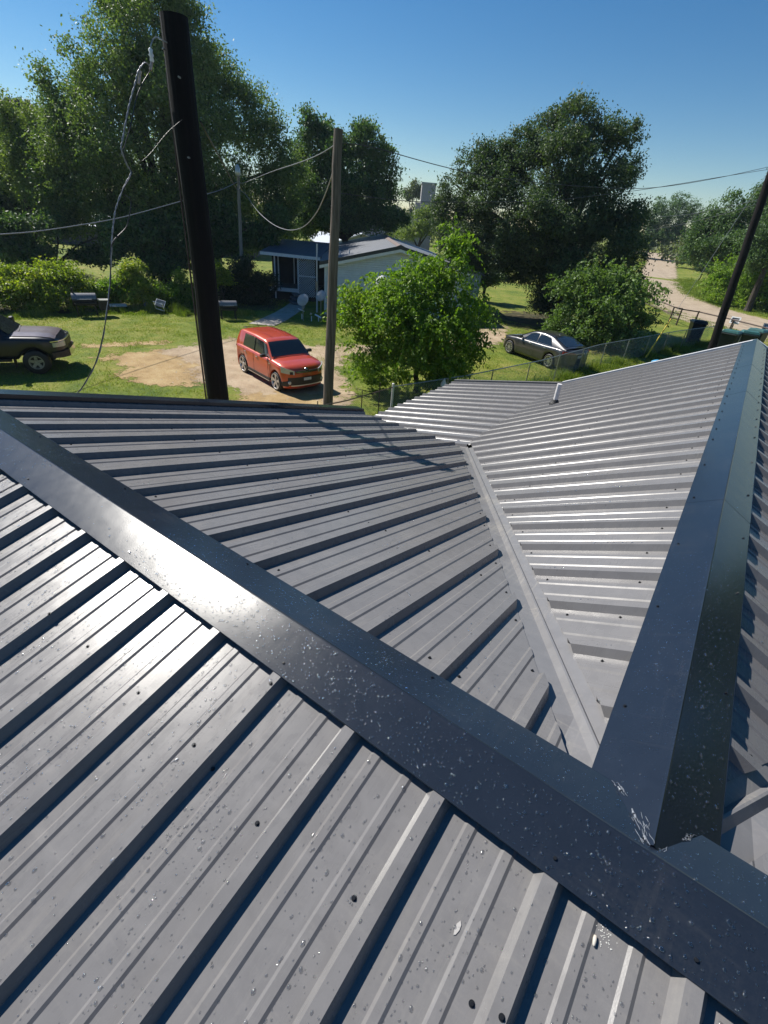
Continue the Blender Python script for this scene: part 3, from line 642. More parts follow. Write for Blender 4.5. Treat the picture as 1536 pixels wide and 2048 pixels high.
def shoots(blobs, n, length, per, leaf, seed, droop=1.0, up=.5):
    rg = np.random.default_rng(seed); B = np.array(blobs, float); w_ = B[:, 3]*B[:, 4]; w_ = w_/w_.sum()
    k = rg.choice(len(B), n, p=w_); d = rg.normal(0, 1, (n, 3)); d[:, 2] = np.abs(d[:, 2])*1.0-.25; d /= np.linalg.norm(d, axis=1)[:, None]
    s0 = B[k, :3]+d*np.stack([B[k, 3], B[k, 3], B[k, 4]], 1)*rg.uniform(.55, .95, n)[:, None]
    dirs = d.copy(); dirs[:, 2] += up; L = length*rg.uniform(.5, 1.4, n)
    t_ = np.tile(np.linspace(.05, 1, per), n); j_ = np.repeat(np.arange(n), per)
    c_ = s0[j_]+dirs[j_]*(L[j_]*t_)[:, None]; c_[:, 2] -= droop*L[j_]*t_*t_*.8; c_ += rg.normal(0, leaf*.28, c_.shape)
    V = leaves(c_, d[j_], leaf, rg, .9); return V.reshape(-1, 3), np.arange(len(V)*4).reshape(-1, 4)
def trunk_mb(base, blobs, r, seed, limbs=6, lean=(0, 0)):
    rr = random.Random(seed); mb = MB(); z0 = float(gh(base[0], base[1]))-.1; tz = sorted(b[2] for b in blobs)
    c_ = np.average(np.array(blobs)[:, :3], axis=0, weights=[b[3]**2 for b in blobs]); H_ = max(1.2, (c_[2]-z0)*.55)
    fork = Vector((base[0]+(c_[0]-base[0])*.35, base[1]+(c_[1]-base[1])*.35, z0+H_))
    mid = (Vector((*base, z0))+fork)/2+Vector((rr.uniform(-.2, .2), rr.uniform(-.2, .2), 0))
    mb.tube([Vector((*base, z0)), Vector((*base, z0))+Vector((0, 0, .4)), mid, fork], [r*1.5, r*1.1, r*.95, r*.8], 10)
    for b in rr.sample(list(blobs), min(limbs, len(blobs))):
        e = Vector(b[:3])+Vector((0, 0, b[4]*.4)); m_ = (fork+e)/2+Vector((rr.uniform(-.4, .4), rr.uniform(-.4, .4), rr.uniform(-.1, .5)))
        mb.tube([fork-Vector((0, 0, .2)), m_, e], [r*.62, r*.34, r*.10], 7)
        for _ in range(3):
            f_ = m_.lerp(e, rr.uniform(.1, .8)); g_ = f_+Vector((rr.uniform(-1, 1), rr.uniform(-1, 1), rr.uniform(.2, 1)))*b[3]*.6; mb.tube([f_, (f_+g_)/2+Vector((0, 0, .1)), g_], [r*.2, r*.12, r*.04], 5)
    return mb
def tree(name, label, cat, data, mat, n, leaf, seed, r=.3, clump=.5, per=26, group=None, fill=.25, limbs=7, shoot=None, droop=.35):
    base, blobs = data; t_ = thing(name, label, cat, (*base, float(gh(*base))), 0, group, world=True)
    geo = crown(blobs, n, leaf, seed, clump, per, fill, droop)
    if shoot: geo = cat2(geo, shoots(blobs, *shoot[:3], leaf*shoot[3], seed+1, *shoot[4:]))
    obj('crown' if cat == 'tree' else 'foliage', geo, mat, t_)
    obj('trunk' if cat == 'tree' else 'stem', trunk_mb(base, blobs, r, seed, limbs), M_BARK, t_)
    return t_
T_T1 = ([-37.6,22.4],[[-36.5,24.2,9.3,3.0,3.5],[-35.9,21.4,9.1,2.1,2.1],[-36.7,20.1,7.5,2.2,2.7],[-35.7,26.9,7.8,2.9,2.7],[-38.6,18.8,5.5,1.9,2.5],[-35.3,29.0,6.5,2.5,2.7],[-35.1,22.6,5.6,3.9,3.2],[-37.2,19.2,3.9,3.5,2.8],[-40.1,17.9,2.9,2.0,2.6],[-35.0,26.1,3.6,3.9,3.6],[-34.0,30.5,5.0,1.9,3.0],[-33.5,30.9,2.2,2.0,3.5],[-37.7,22.3,1.1,4.6,2.9],[-40.8,18.8,0.5,3.1,2.1],[-35.1,27.6,0.6,3.5,2.7],[-36.3,24.4,10.9,2.2,1.9],[-36.2,24.6,12.3,1.8,1.5],[-37.8,22.1,10.7,1.5,1.2],[-33.5,31.0,0.2,2.0,2.0],[-37.8,20.1,-0.8,2.5,1.4],[-36.1,22.9,-0.7,2.5,1.8],[-40.0,18.2,6.4,1.2,1.5],[-33.4,32.5,4.0,1.2,2.4]])
T_T2 = ([-45.1,16.3],[[-44.7,17.3,4.4,1.5,1.7],[-43.2,18.2,3.5,2.0,2.0],[-43.4,20.2,4.5,1.4,1.4],[-43.7,17.2,1.4,2.1,2.1],[-42.0,18.5,1.9,2.1,2.1],[-42.1,18.3,-0.2,1.8,1.4],[-45.9,17.1,2.2,1.8,2.1],[-42.2,20.4,2.6,1.4,1.8]])
T_T0 = ([-70.7,25.1],[[-69.1,28.9,7.8,1.6,1.1],[-69.1,29.0,6.8,1.9,1.6],[-69.7,27.6,6.8,1.6,1.8]])
T_T3 = ([-50.0,14.3],[[-49.5,15.9,2.0,3.3,4.0],[-49.1,17.1,-0.7,2.3,2.3],[-49.5,15.8,-2.0,2.3,1.9],[-49.2,16.9,-2.5,1.8,1.4],[-47.7,18.0,-1.5,1.9,1.2],[-48.6,18.3,-3.0,1.2,0.9]])
T_T4 = ([-32.2,37.6],[[-34.5,35.7,6.3,1.6,1.6],[-33.7,36.4,5.4,1.9,2.1],[-31.0,38.6,6.0,1.8,1.7],[-31.8,36.7,4.4,2.3,2.1],[-29.9,39.4,4.2,1.7,2.1],[-29.8,40.7,2.3,1.4,1.7],[-31.3,38.3,2.1,3.1,2.2],[-34.0,36.1,2.2,2.6,2.6],[-32.3,37.5,0.5,2.7,1.1],[-36.5,36.5,3.6,1.8,2.7],[-35.3,36.2,0.7,1.8,2.0],[-30.6,38.9,0.7,2.7,1.3],[-36.9,34.6,0.1,1.8,1.8],[-29.3,41.1,0.8,1.4,1.1]])
T_T5 = ([-11.7,37.5],[[-19.8,34.1,2.6,1.5,1.9],[-18.2,33.8,4.4,1.6,1.8],[-16.5,33.5,2.7,2.3,2.6],[-16.0,35.9,4.7,2.2,1.8],[-14.9,36.4,6.3,1.8,1.8],[-13.3,37.0,6.9,2.0,1.6],[-12.7,35.1,4.6,2.5,2.2],[-11.3,37.6,5.9,1.6,1.7],[-10.4,38.9,6.6,0.8,1.1],[-10.0,39.0,4.7,1.0,1.6],[-10.6,36.8,3.3,2.2,2.2],[-13.2,33.8,1.9,2.9,2.2],[-17.7,34.1,0.8,2.1,1.9],[-15.6,35.0,-0.3,2.6,1.4],[-11.5,35.4,0.1,2.7,2.3],[-9.1,37.2,1.2,2.1,2.3],[-8.5,39.3,2.4,0.8,1.3],[-8.2,39.4,0.1,1.2,2.1],[-10.1,37.9,-1.6,2.5,1.8],[-12.6,37.2,-2.2,1.6,1.8],[-20.9,34.6,1.2,0.9,1.5],[-8.0,39.4,-1.8,1.4,1.6],[-8.4,39.3,-3.1,1.5,1.3],[-12.9,37.1,-0.7,2.5,2.1],[-18.6,34.7,-0.6,1.5,1.5],[-19.6,34.2,0.3,1.1,1.4],[-16.5,35.7,-1.0,1.6,1.1],[-17.4,35.3,-1.7,0.9,0.8],[-16.4,35.8,5.2,1.5,1.3],[-13.9,36.8,-1.4,1.4,1.4],[-12.8,37.1,-3.3,1.3,1.3],[-11.7,37.5,-3.1,1.5,1.3],[-15.1,36.3,-1.7,1.1,0.7]])
T_T5b = ([-19.2,41.1],[[-18.5,41.4,-2.8,1.1,0.8],[-20.2,40.6,-3.0,0.9,0.9],[-19.3,41.0,-2.3,1.4,0.9],[-20.3,40.6,-1.5,1.3,1.1]])
T_B0 = ([-37.7,58.3],[[-37.0,58.7,0.9,1.9,1.6],[-35.3,59.7,0.3,2.2,1.3],[-38.8,57.6,-0.6,2.5,0.9],[-36.1,59.3,2.1,1.2,1.1]])
T_Tf = ([-76.8,116.4],[[-76.7,116.5,6.8,1.7,1.9],[-77.9,115.7,5.5,1.5,1.2],[-75.4,117.3,6.2,1.5,1.7]])
T_T6 = ([-26.2,146.9],[[-21.4,147.7,1.5,4.1,2.2],[-18.4,148.1,2.2,3.0,2.4],[-26.2,146.9,1.1,3.1,2.5],[-25.6,147.0,5.8,3.6,3.8],[-22.1,147.6,6.5,4.0,4.0],[-18.7,148.0,5.8,2.6,3.5],[-25.5,147.0,2.2,2.9,3.1],[-22.3,147.5,2.4,3.6,2.7]])
T_T7 = ([-5.3,77.0],[[-7.2,76.8,3.0,2.1,2.4],[-5.5,76.0,4.1,2.3,2.6],[-3.7,76.1,5.7,2.0,2.4],[-8.4,76.7,1.9,1.7,2.1],[-1.7,75.1,3.4,2.8,2.8],[-3.8,75.1,1.2,3.5,2.3],[-6.1,75.9,0.5,3.0,1.8],[-8.2,76.8,-0.0,1.6,1.2]])
T_T8 = ([-0.3,65.2],[[-0.6,65.2,1.9,2.2,2.9],[0.1,65.2,4.0,2.9,2.9],[-1.8,65.1,0.7,2.0,1.8]])
T_B1 = ([-9.7,15.1],[[-11.5,13.9,-1.4,0.8,0.6],[-10.8,14.4,-1.0,0.8,0.5],[-10.0,14.9,-0.5,0.8,0.6],[-9.3,15.3,-0.5,0.7,0.7],[-9.2,15.6,-0.1,0.5,0.5],[-9.0,15.8,-1.2,0.9,0.8],[-8.5,16.0,-1.8,0.8,0.8],[-11.5,13.5,-2.0,0.9,0.8],[-10.0,13.7,-1.8,1.2,0.9],[-8.8,14.4,-2.0,1.2,1.0],[-8.4,15.8,-2.6,0.8,0.7],[-11.0,13.6,-3.0,0.9,0.8],[-9.3,14.4,-3.1,1.5,0.8],[-11.9,13.6,-1.6,0.5,0.6],[-9.2,16.1,0.4,0.4,0.5],[-9.4,15.9,0.7,0.3,0.4],[-10.1,15.2,-0.4,0.4,0.3],[-8.6,15.7,-3.3,0.9,0.7],[-10.0,14.2,-1.0,1.0,0.7],[-9.5,14.3,-2.6,1.3,0.9],[-10.8,14.0,-3.9,1.0,0.5],[-9.5,15.2,-4.0,1.2,0.5],[-8.1,16.2,-2.9,0.5,0.8]])
T_B2 = ([-6.7,31.5],[[-9.3,30.9,-1.6,1.1,0.9],[-8.1,31.2,-1.1,1.2,0.9],[-6.7,31.5,-1.2,1.0,0.9],[-5.5,31.7,-1.8,1.0,0.9],[-8.7,31.1,-2.8,1.4,1.1],[-6.9,30.7,-2.5,1.7,1.3],[-5.3,31.8,-3.2,1.2,0.9],[-7.4,30.8,-3.8,1.6,0.9],[-5.9,31.1,-3.9,1.5,0.7],[-9.3,30.9,-4.0,0.9,0.8],[-5.1,31.8,-1.5,0.5,0.3]])
T_Hg = ([-32.1,11.2],[[-32.4,10.4,-3.2,1.2,0.7],[-31.9,11.8,-2.9,1.4,0.7],[-31.5,12.7,-3.2,1.0,0.8],[-32.6,9.7,-3.8,1.1,0.9],[-31.6,10.7,-3.8,1.6,0.9],[-31.0,11.8,-4.1,1.4,0.8],[-31.2,13.3,-3.9,0.9,0.9],[-32.8,9.2,-3.4,1.0,0.8]])
T_H2 = ([-30.7,14.4],[[-30.8,14.2,-3.5,0.9,0.5],[-30.6,14.5,-4.1,1.2,0.7],[-31.0,13.7,-4.2,0.7,0.6]])
T_H3 = ([-30.3,15.7],[[-30.2,15.9,-2.7,0.9,0.7],[-30.0,16.2,-3.3,0.9,0.7],[-30.4,15.5,-3.3,0.6,0.7],[-30.2,16.0,-4.1,1.2,0.7]])
T_H4 = ([-29.2,17.6],[[-28.9,18.1,-3.1,0.5,0.9],[-29.3,17.4,-3.8,1.2,0.6],[-28.8,18.3,-3.9,0.9,0.8],[-29.2,17.6,-4.4,1.2,0.5]])
T_H5 = ([-27.8,20.1],[[-27.8,20.1,-2.6,0.7,0.6],[-27.6,20.4,-3.0,0.4,0.4],[-28.1,19.7,-3.3,0.5,0.9]])
T_Cd = ([-27.7,22.4],[[-27.7,22.4,-2.5,1.1,1.2],[-27.6,22.6,-3.6,1.2,1.3],[-28.4,21.7,-3.5,0.8,1.5],[-27.4,23.6,-3.3,0.7,1.4],[-28.2,21.8,-4.4,1.2,0.7],[-28.8,21.1,-4.1,0.8,1.0]])
T_Cm = ([-34.0,23.4],[[-33.7,23.8,-1.0,1.3,2.0],[-33.1,24.6,0.0,1.2,1.4],[-32.5,25.3,-0.9,1.1,1.8],[-31.3,26.7,-0.4,1.1,1.5],[-30.7,27.4,-0.1,1.1,1.3],[-33.7,23.7,-3.2,1.3,1.9]])
T_Cn = ([-34.7,19.5],[[-35.0,19.1,-1.2,1.0,1.3],[-34.5,19.8,-1.4,1.3,1.3],[-33.7,21.1,-1.6,1.4,1.7],[-33.0,22.2,-1.2,1.0,1.4],[-35.6,17.9,-1.8,0.7,1.3],[-34.2,20.4,-2.9,1.4,1.0]])
T_R1 = ([0.1,69.2],[[-4.4,69.0,-2.3,1.6,1.9],[-3.0,69.1,-1.6,2.0,2.4],[-1.3,68.6,-1.3,2.3,2.7],[0.5,68.2,-1.2,2.2,2.9],[-2.4,68.3,-3.4,2.2,1.7],[-0.0,68.2,-3.7,2.5,1.6],[2.0,67.6,-3.6,2.1,2.1],[-3.4,68.3,-3.7,1.3,1.2],[1.5,67.6,-4.5,1.9,1.2],[-0.7,68.0,-4.4,2.0,1.0]])
T_T9 = ([-39.9,16.0],[[-40.4,14.6,-2.7,1.7,0.8],[-40.8,13.6,-2.4,1.6,1.1],[-39.0,18.0,-2.8,1.4,0.7],[-38.2,19.5,-1.7,1.1,1.3],[-39.7,16.3,-1.0,1.3,0.7],[-40.8,13.5,-1.2,1.6,1.3]])
T_R2 = ([-8.5,98.8],[[-10.7,98.6,-0.7,1.4,1.6],[-9.0,98.8,-1.3,2.0,1.8],[-6.8,97.9,-2.4,2.2,1.7]])
BT = 'background trees'
tree('broadleaf_tree', 'tallest olive green tree, behind the leaning-looking dark pole at left', 'tree', T_T1, L_OLIVE, 270000, .17, 1, .45, .60, 44, limbs=14, fill=.30)
tree('broadleaf_tree', 'pale green rounded tree at the left edge beside the tallest tree', 'tree', T_T2, L_PALE, 60000, .18, 2, .3, .5, 40)
tree('conifer_tree', 'small dark pointed treetop rising behind the pale tree at far left', 'tree', T_T0, L_CEDAR, 9000, .26, 3, .3, .5)
tree('broadleaf_tree', 'dark shaded tree cut by the left edge under the pale tree', 'tree', T_T3, L_DARK, 36000, .28, 4, .35, .55)
tree('broadleaf_tree', 'dark green tree behind the weathered pole and the white house', 'tree', T_T4, L_DARK, 95000, .22, 5, .35, .5, 36)
tree('oak_tree', 'huge dark spreading oak between the white house and the gravel road', 'tree', T_T5, L_OAK, 250000, .15, 6, .42, .42, 40, limbs=16, fill=.3)
tree('broadleaf_tree', 'small dark tree with a thin trunk just right of the white house', 'tree', T_T5b, L_DARK, 15000, .15, 7, .14, .35)
tree('broadleaf_tree', 'pale bushy tree between the grey farm buildings and the oak', 'tree', T_B0, L_PALE, 14000, .22, 8, .2, .5)
tree('broadleaf_tree', 'tiny far treetop seen left of the tall grey tower', 'tree', T_Tf, L_FAR, 7000, .4, 9, .3, .8)
tree('broadleaf_tree', 'pale twiggy tree at the far end of the gravel road', 'tree', T_T6, L_DARK, 40000, .30, 10, .3, .6)
tree('broadleaf_tree', 'dark green tree right of the road where it bends away', 'tree', T_T7, L_DARK, 50000, .24, 11, .35, .6)
tree('broadleaf_tree', 'green tree cut by the right edge behind the leaning pole', 'tree', T_T8, L_DARK, 26000, .20, 12, .3, .5)
tree('mulberry_bush', 'big bright green bush in front of the white house, its long shoots drooping', 'bush', T_B1, L_MULB, 42000, .11, 13, .10, .22, 20, None, .3, 6, (1100, .62, 18, 1.1, 1.1, .35))
tree('shrub', 'glossy green shrub with arching shoots behind the grey sedan', 'bush', T_B2, L_SHR, 22000, .15, 14, .08, .34, 20, None, .3, 6, (420, .75, 18, 1.15, 1.0, .5))
tree('vine_mound', 'yellow green mound of vines at the left edge of the hedge', 'bush', T_Hg, L_VINE, 26000, .15, 15, .06, .3, 20, None, .2, 3)
tree('vine_bush', 'low green bush between the vine mound and the round vine-covered bush', 'bush', T_H2, L_MULB, 9000, .14, 16, .05, .25, 20, None, .2, 3)
tree('vine_bush', 'round vine-covered bush behind the hanging cable', 'bush', T_H3, L_VINE, 13000, .14, 17, .05, .25, 20, None, .2, 3)
tree('vine_bush', 'bright pointed bush just left of the dark pole', 'bush', T_H4, L_MULB, 11000, .13, 18, .05, .25, 20, None, .2, 3)
tree('vine_bush', 'bright sprig of vine just right of the dark pole', 'bush', T_H5, L_VINE, 6000, .13, 19, .05, .22, 20, None, .2, 3)
tree('cedar_tree', 'dense dark cedar covering the foot of the lamp pole left of the porch', 'tree', T_Cd, L_CEDAR, 26000, .15, 20, .15, .35)
tree('broadleaf_tree', 'dark leafy tree seen between the dark pole and the lamp pole', 'tree', T_Cm, L_DARK, 32000, .22, 21, .15, .45)
tree('broadleaf_tree', 'dark low shady tree above the vine mound at left', 'tree', T_T9, L_DARK, 30000, .2, 27, .15, .45)
tree('broadleaf_tree', 'dark low tree between the hanging cable and the dark pole', 'tree', T_Cn, L_DARK, 26000, .22, 22, .15, .45)
tree('sumac_thicket', 'bright green roadside thicket behind the leaning pole at right', 'bush', T_R1, L_MULB, 44000, .20, 23, .08, .4, 22, None, .25, 6, (300, 1.1, 16, 1.1, .8, .6))
tree('shrub', 'dark rounded shrub on the inside of the road bend', 'bush', T_R2, L_DARK, 9000, .2, 24, .08, .4)
# far tree line, one mass
def far_line():
    rg = np.random.default_rng(44); bl = []
    for az in np.arange(-118, 34, 1.6):
        D = rg.uniform(125, 200); a = R(az); x, y = CAM.x+math.sin(a)*D, CAM.y+math.cos(a)*D
        hgt = rg.uniform(5, 9) if az < -5 else rg.uniform(3, 5); z = float(gh(x, y))
        bl.append((x, y, z+hgt*.45, rg.uniform(3, 5), hgt*.55))
    for az in np.arange(36, 240, 2.2):            # the woods go on behind the camera and to its right
        D = rg.uniform(48, 75); a = R(az); x, y = CAM.x+math.sin(a)*D, CAM.y+math.cos(a)*D; hgt = rg.uniform(8, 13)
        if y > 25 or x < -30: hgt *= .8
        bl.append((x, y, float(gh(x, y))+hgt*.45, rg.uniform(2.5, 4.5), hgt*.55))
    return crown(bl, 130000, .8, 45, 1.3, 20, .2)
tag(obj('distant_woods', far_line(), L_FAR), 'far line of woods closing the view beyond the fields', 'woods', kind='stuff')

def gravel():
    rg = np.random.default_rng(9); n = 5200; x = rg.uniform(-21, -10.5, n); y = rg.uniform(8.2, 20, n); ok = ((((x+18)/3.2)**2+((y-11.5)/3.0)**2 < 1) | (((x+13)/2.7)**2+((y-12)/2.3)**2 < 1)) & (rg.random(n) < .5+.5*nz(x, y, 1.9, 2)); x, y = x[ok], y[ok]; n = len(x)
    b = np.array([(1, 0, 0), (-.5, .8, 0), (-.5, -.8, 0), (.1, .05, .7)]); r = np.exp(rg.normal(math.log(.014), .5, n)); a = rg.uniform(0, 6.28, n)
    V = np.empty((n, 4, 3)); V[:, :, 0] = x[:, None]+r[:, None]*(b[:, 0]*np.cos(a)[:, None]-b[:, 1]*np.sin(a)[:, None]); V[:, :, 1] = y[:, None]+r[:, None]*(b[:, 0]*np.sin(a)[:, None]+b[:, 1]*np.cos(a)[:, None]); V[:, :, 2] = G+.006+r[:, None]*b[:, 2]
    f = np.array([(0, 1, 3), (1, 2, 3), (2, 0, 3)]); return V.reshape(-1, 3), (f[None]+np.arange(n)[:, None, None]*4).reshape(-1, 3)
tag(obj('gravel', gravel(), plain('mixed_gravel', (0.30, 0.25, 0.19), .9, var=.5, scale=9)), 'scattered gravel on the bare dirt turnaround', 'gravel', kind='stuff')

for k, (x, y, hh_, lab) in enumerate(((12.5, 3.5, 11, 'tall shade tree beside the right slope of the roof, nearest the long ridge'), (13.0, 9.5, 13, 'tallest shade tree beyond the right eave, between the two others'), (10.5, 16.0, 10, 'shade tree beyond the far right corner of the roof'))):
    bl = [(x+random.Random(k*9+i).uniform(-2, 2), y+random.Random(k*9+i+50).uniform(-2.6, 2.6), G+hh_*(.42+.5*i/9), 2.1-.09*i, 1.8) for i in range(9)]
    tree('broadleaf_tree', lab, 'tree', ([x, y], bl), L_DARK, 26000, .24, 60+k, .3, .5, 26)

tree('privet_shrub', 'leafy shrub tops just showing over the roof edge at far left', 'bush', ([-5.75, .9], [(-5.7, .15, -1.25, .38, .62), (-5.72, .75, -1.3, .36, .62), (-5.7, 1.35, -1.25, .34, .58), (-5.8, .7, -2.4, .7, 1.0), (-5.8, .8, -3.6, .8, .9)]), L_SHR, 5200, .065, 71, .04, .16, 14, None, .2, 5)

# ================================================================ utility poles and wires
def bez(pts, k=6):                             # Catmull-Rom through the points
    P = [Vector(q) for q in pts]; P = [P[0]*2-P[1]]+P+[P[-1]*2-P[-2]]; out = []
    for i in range(1, len(P)-2):
        for s_ in range(k):
            t = s_/k; a, b, c_, d = P[i-1:i+3]
            out.append(.5*((2*b)+(c_-a)*t+(2*a-5*b+4*c_-d)*t*t+(3*b-a-3*c_+d)*t**3))
    return out+[P[-2]]
def pole(name, label, base, top, r0, r1, mat, group=None, n=18):
    t_ = thing(name, label, 'utility pole', base, 0, group, world=True); b, e = Vector(base), Vector(top)
    K = 10; rr = random.Random(len(label)); path = [b.lerp(e, k/K)+Vector((rr.uniform(-.012, .012), rr.uniform(-.012, .012), 0)) for k in range(K+1)]
    path[0].z -= .2; mb = MB(); mb.tube(path, [r0+(r1-r0)*k/K for k in range(K+1)], n); obj('shaft', mb, mat, t_, smooth=False); return t_
PG = 'wooden utility poles'
p1 = pole('utility_pole', 'thick near-black pole standing just past the roof edge at left', (-5.71, 3.05, G), (-5.70, 3.05, 2.72), .15, .128, M_POLE, PG)
obj('conduit', MB().tube([(-5.83, 2.94, G), (-5.82, 2.94, -1), (-5.81, 2.94, 1.1), (-5.79, 2.95, 2.3)], .011, 7), M_RUST, p1)
for z, x, y in ((2.25, -5.58, 2.95), (1.62, -5.58, 2.95), (2.45, -5.70, 2.90)): obj('bolt', MB().tube([(x, y, z), (x+.03, y-.04, z)], .008, 8), M_GALV, p1)
ins = obj('insulator', MB().lathe([(.012, -.05), (.02, -.04), (.014, -.015), (.023, 0), (.014, .015), (.02, .04), (.008, .05)], 12, (-5.66, 2.72, 2.37)), M_WHITE, p1, smooth=True)
obj('hook', MB().tube(bez([(-5.68, 2.92, 2.50), (-5.67, 2.80, 2.51), (-5.66, 2.73, 2.44), (-5.66, 2.72, 2.36)]), .006, 6), M_GALV, p1)
obj('connector_sleeve', MB().tube([(-5.66, 2.72, 2.33), (-5.66, 2.69, 2.26)], .013, 8).tube([(-5.65, 2.58, 2.23), (-5.65, 2.54, 2.13)], .011, 8), plain('worn_copper_white', (0.45, 0.35, 0.30), .4, .3, .5, 40), p1)
pole('utility_pole', 'weathered brown pole standing beside the orange car', (-10.44, 10.67, G), (-10.33, 10.84, 3.0), .165, .115, M_POLE2, PG)
pole('utility_pole', 'dark pole at the right edge, behind the roof peak near the bins', (-1.10, 33.3, G), (-1.92, 33.3, 6.0), .22, .17, M_POLE, PG)
lp = pole('lamp_pole', 'thin grey pole carrying a yard lamp, rising out of the cedar', (-29.2, 22.9, G), (-29.0, 23.1, 2.75), .13, .09, wood_mat('pale_grey_pole_wood', (0.12, 0.11, 0.10), (0.34, 0.31, 0.28)))
lp['category'] = 'lamp post'
lmp = obj('lamp_arm', MB().tube(bez([(-29.0, 23.0, 2.2), (-28.85, 22.9, 2.6), (-28.6, 22.75, 2.85)]), .03, 7), M_GALV, lp)
sub('lamp_head', MB().lathe([(.04, .28), (.10, .24), (.14, .12), (.17, 0), (.19, -.16), (.15, -.30), (.03, -.34)], 14, (-28.6, 22.75, 2.85)), M_LAMP, lmp, smooth=True)
def wire(label, pts, r, mat=None, k=5, name='overhead_wire', cat='wire', group='overhead wires'):
    o = obj(name, MB().tube(bez(pts, k), r, 6), mat or M_WIRE, smooth=True); return tag(o, label, cat, group)
c1 = [(-5.66, 2.70, 2.28), (-5.65, 2.637, 2.301), (-5.65, 2.558, 2.227), (-5.65, 2.509, 2.137), (-5.65, 2.431, 1.999), (-5.65, 2.37, 1.874), (-5.65, 2.284, 1.684), (-5.65, 2.256, 1.605), (-5.65, 2.285, 1.492), (-5.65, 2.313, 1.435), (-5.65, 2.229, 1.328), (-5.65, 2.11, 1.157), (-5.65, 2.051, 1.029), (-5.65, 1.991, .857), (-5.65, 1.929, .636), (-5.65, 1.844, .362), (-5.65, 1.676, -.062), (-5.65, 1.54, -.299), (-5.65, 1.36, -.503), (-5.65, 1.234, -.62), (-5.7, 1.0, -1.1), (-5.2, .8, -1.9)]
bz = bez(c1, 12); tw_ = MB()
for ph in (0, math.pi): tw_.tube([q+Vector((.0048*math.cos(i*.55+ph), .0048*math.sin(i*.55+ph), 0)) for i, q in enumerate(bz)], .0040, 6)
tag(obj('hanging_cable', tw_, M_ALWIRE, smooth=True), 'twisted grey service cable hanging slack from the top of the black pole', 'cable', 'slack service cables')
c2 = [(-5.66, 2.69, 2.26), (-5.62, 2.50, 2.06), (-5.6, 2.36, 1.80), (-5.6, 2.271, 1.645), (-5.6, 2.243, 1.585), (-5.6, 2.282, 1.473), (-5.6, 2.285, 1.414), (-5.6, 2.161, 1.264), (-5.6, 2.234, 1.207), (-5.6, 2.171, 1.036), (-5.6, 2.118, .958), (-5.6, 1.964, .839), (-5.6, 1.904, .686), (-5.6, 1.867, .507), (-5.6, 1.771, .232), (-5.6, 1.647, -.049), (-5.6, 1.52, -.275), (-5.6, 1.348, -.473), (-5.6, 1.227, -.595), (-5.65, .95, -1.1), (-5.2, .75, -1.9)]
wire('second black service cable looping round the first below the black pole', c2, .0048, M_WIRE, 4, 'hanging_cable', 'cable', 'slack service cables')
wire('thin tie wire from the black pole down to the hanging cables', [(-5.60, 2.93, 1.93), (-5.62, 2.75, 1.80), (-5.63, 2.55, 1.62), (-5.62, 2.42, 1.53)], .0022, M_WIRE)
wire('wire crossing behind the black pole from the lamp pole to the left edge', [(-29.0, 23.1, 2.3), (-28.02, 20.86, 1.72), (-26.55, 17.39, 1.09), (-25.35, 14.55, .58), (-24.37, 12.2, .19), (-23.46, 10.0, -.07), (-22.72, 8.18, -.25), (-22.18, 6.83, -.32), (-21.77, 5.81, -.38), (-21, 3.6, -.40), (-19.5, -2, .2)], .018, M_ALWIRE)
wire('taut upper wire between the lamp pole and the weathered pole', [(-29.0, 23.1, 2.32), (-27.27, 22.01, 2.18), (-19.34, 16.81, 2.42), (-14.31, 13.52, 2.52), (-12.04, 12.02, 2.6), (-10.4, 10.9, 2.72)], .014, M_ALWIRE)
wire('deeply sagging wire between the lamp pole and the weathered pole', [(-10.33, 10.84, 2.73), (-10.89, 11.37, 2.3), (-12.19, 12.42, 1.62), (-13.65, 13.54, 1.05), (-15.68, 15.0, .57), (-18.39, 16.84, .32), (-21.49, 18.81, .4), (-24.91, 20.89, .86), (-27.51, 22.35, 1.6), (-29.0, 23.0, 1.9)], .016, M_ALWIRE)
wire('thin wire from the black pole down to the lamp pole', [(-5.62, 3.16, 1.95), (-9.5, 6.6, 1.72), (-17, 13, 1.62), (-24, 19, 1.85), (-29.0, 23.1, 2.2)], .010, M_WIRE)
wire('upper wire from the weathered pole past the oak to the right hand pole', [(-10.33, 10.83, 2.72), (-10.09, 11.44, 2.75), (-9.85, 12.01, 2.73), (-9.38, 13.03, 2.63), (-8.94, 13.99, 2.55), (-8.39, 15.23, 2.48), (-7.66, 17.04, 2.5), (-6.75, 19.37, 2.58), (-5.61, 22.43, 2.77), (-4.7, 25.08, 3.09), (-3.45, 29.05, 3.75), (-1.95, 33.4, 4.6)], .010)
wire('lower wire from the weathered pole past the oak to the right hand pole', [(-10.42, 10.80, 1.66), (-10.03, 11.9, 1.63), (-9.4, 13.28, 1.64), (-8.85, 14.63, 1.73), (-8.04, 16.61, 1.89), (-7.14, 18.92, 2.12), (-5.77, 22.73, 2.68), (-4.79, 25.56, 3.14), (-3.49, 29.37, 3.79), (-1.92, 33.4, 4.5)], .009)
wire('higher of the two wires running from the right hand pole up the road', [(-1.7, 33.4, 3.3), (-3.82, 40.9, 3.19), (-6.53, 50.3, 3.1), (-10.2, 62.66, 3.2), (-16.63, 83.9, 3.52), (-26, 115, 4.6)], .016)
wire('lower of the two wires running from the right hand pole up the road', [(-1.75, 33.4, 3.1), (-4.08, 42.5, 2.83), (-7.0, 53.06, 2.54), (-11.1, 67.65, 2.25), (-16.75, 87.39, 2.02), (-26, 115, 2.6)], .016)
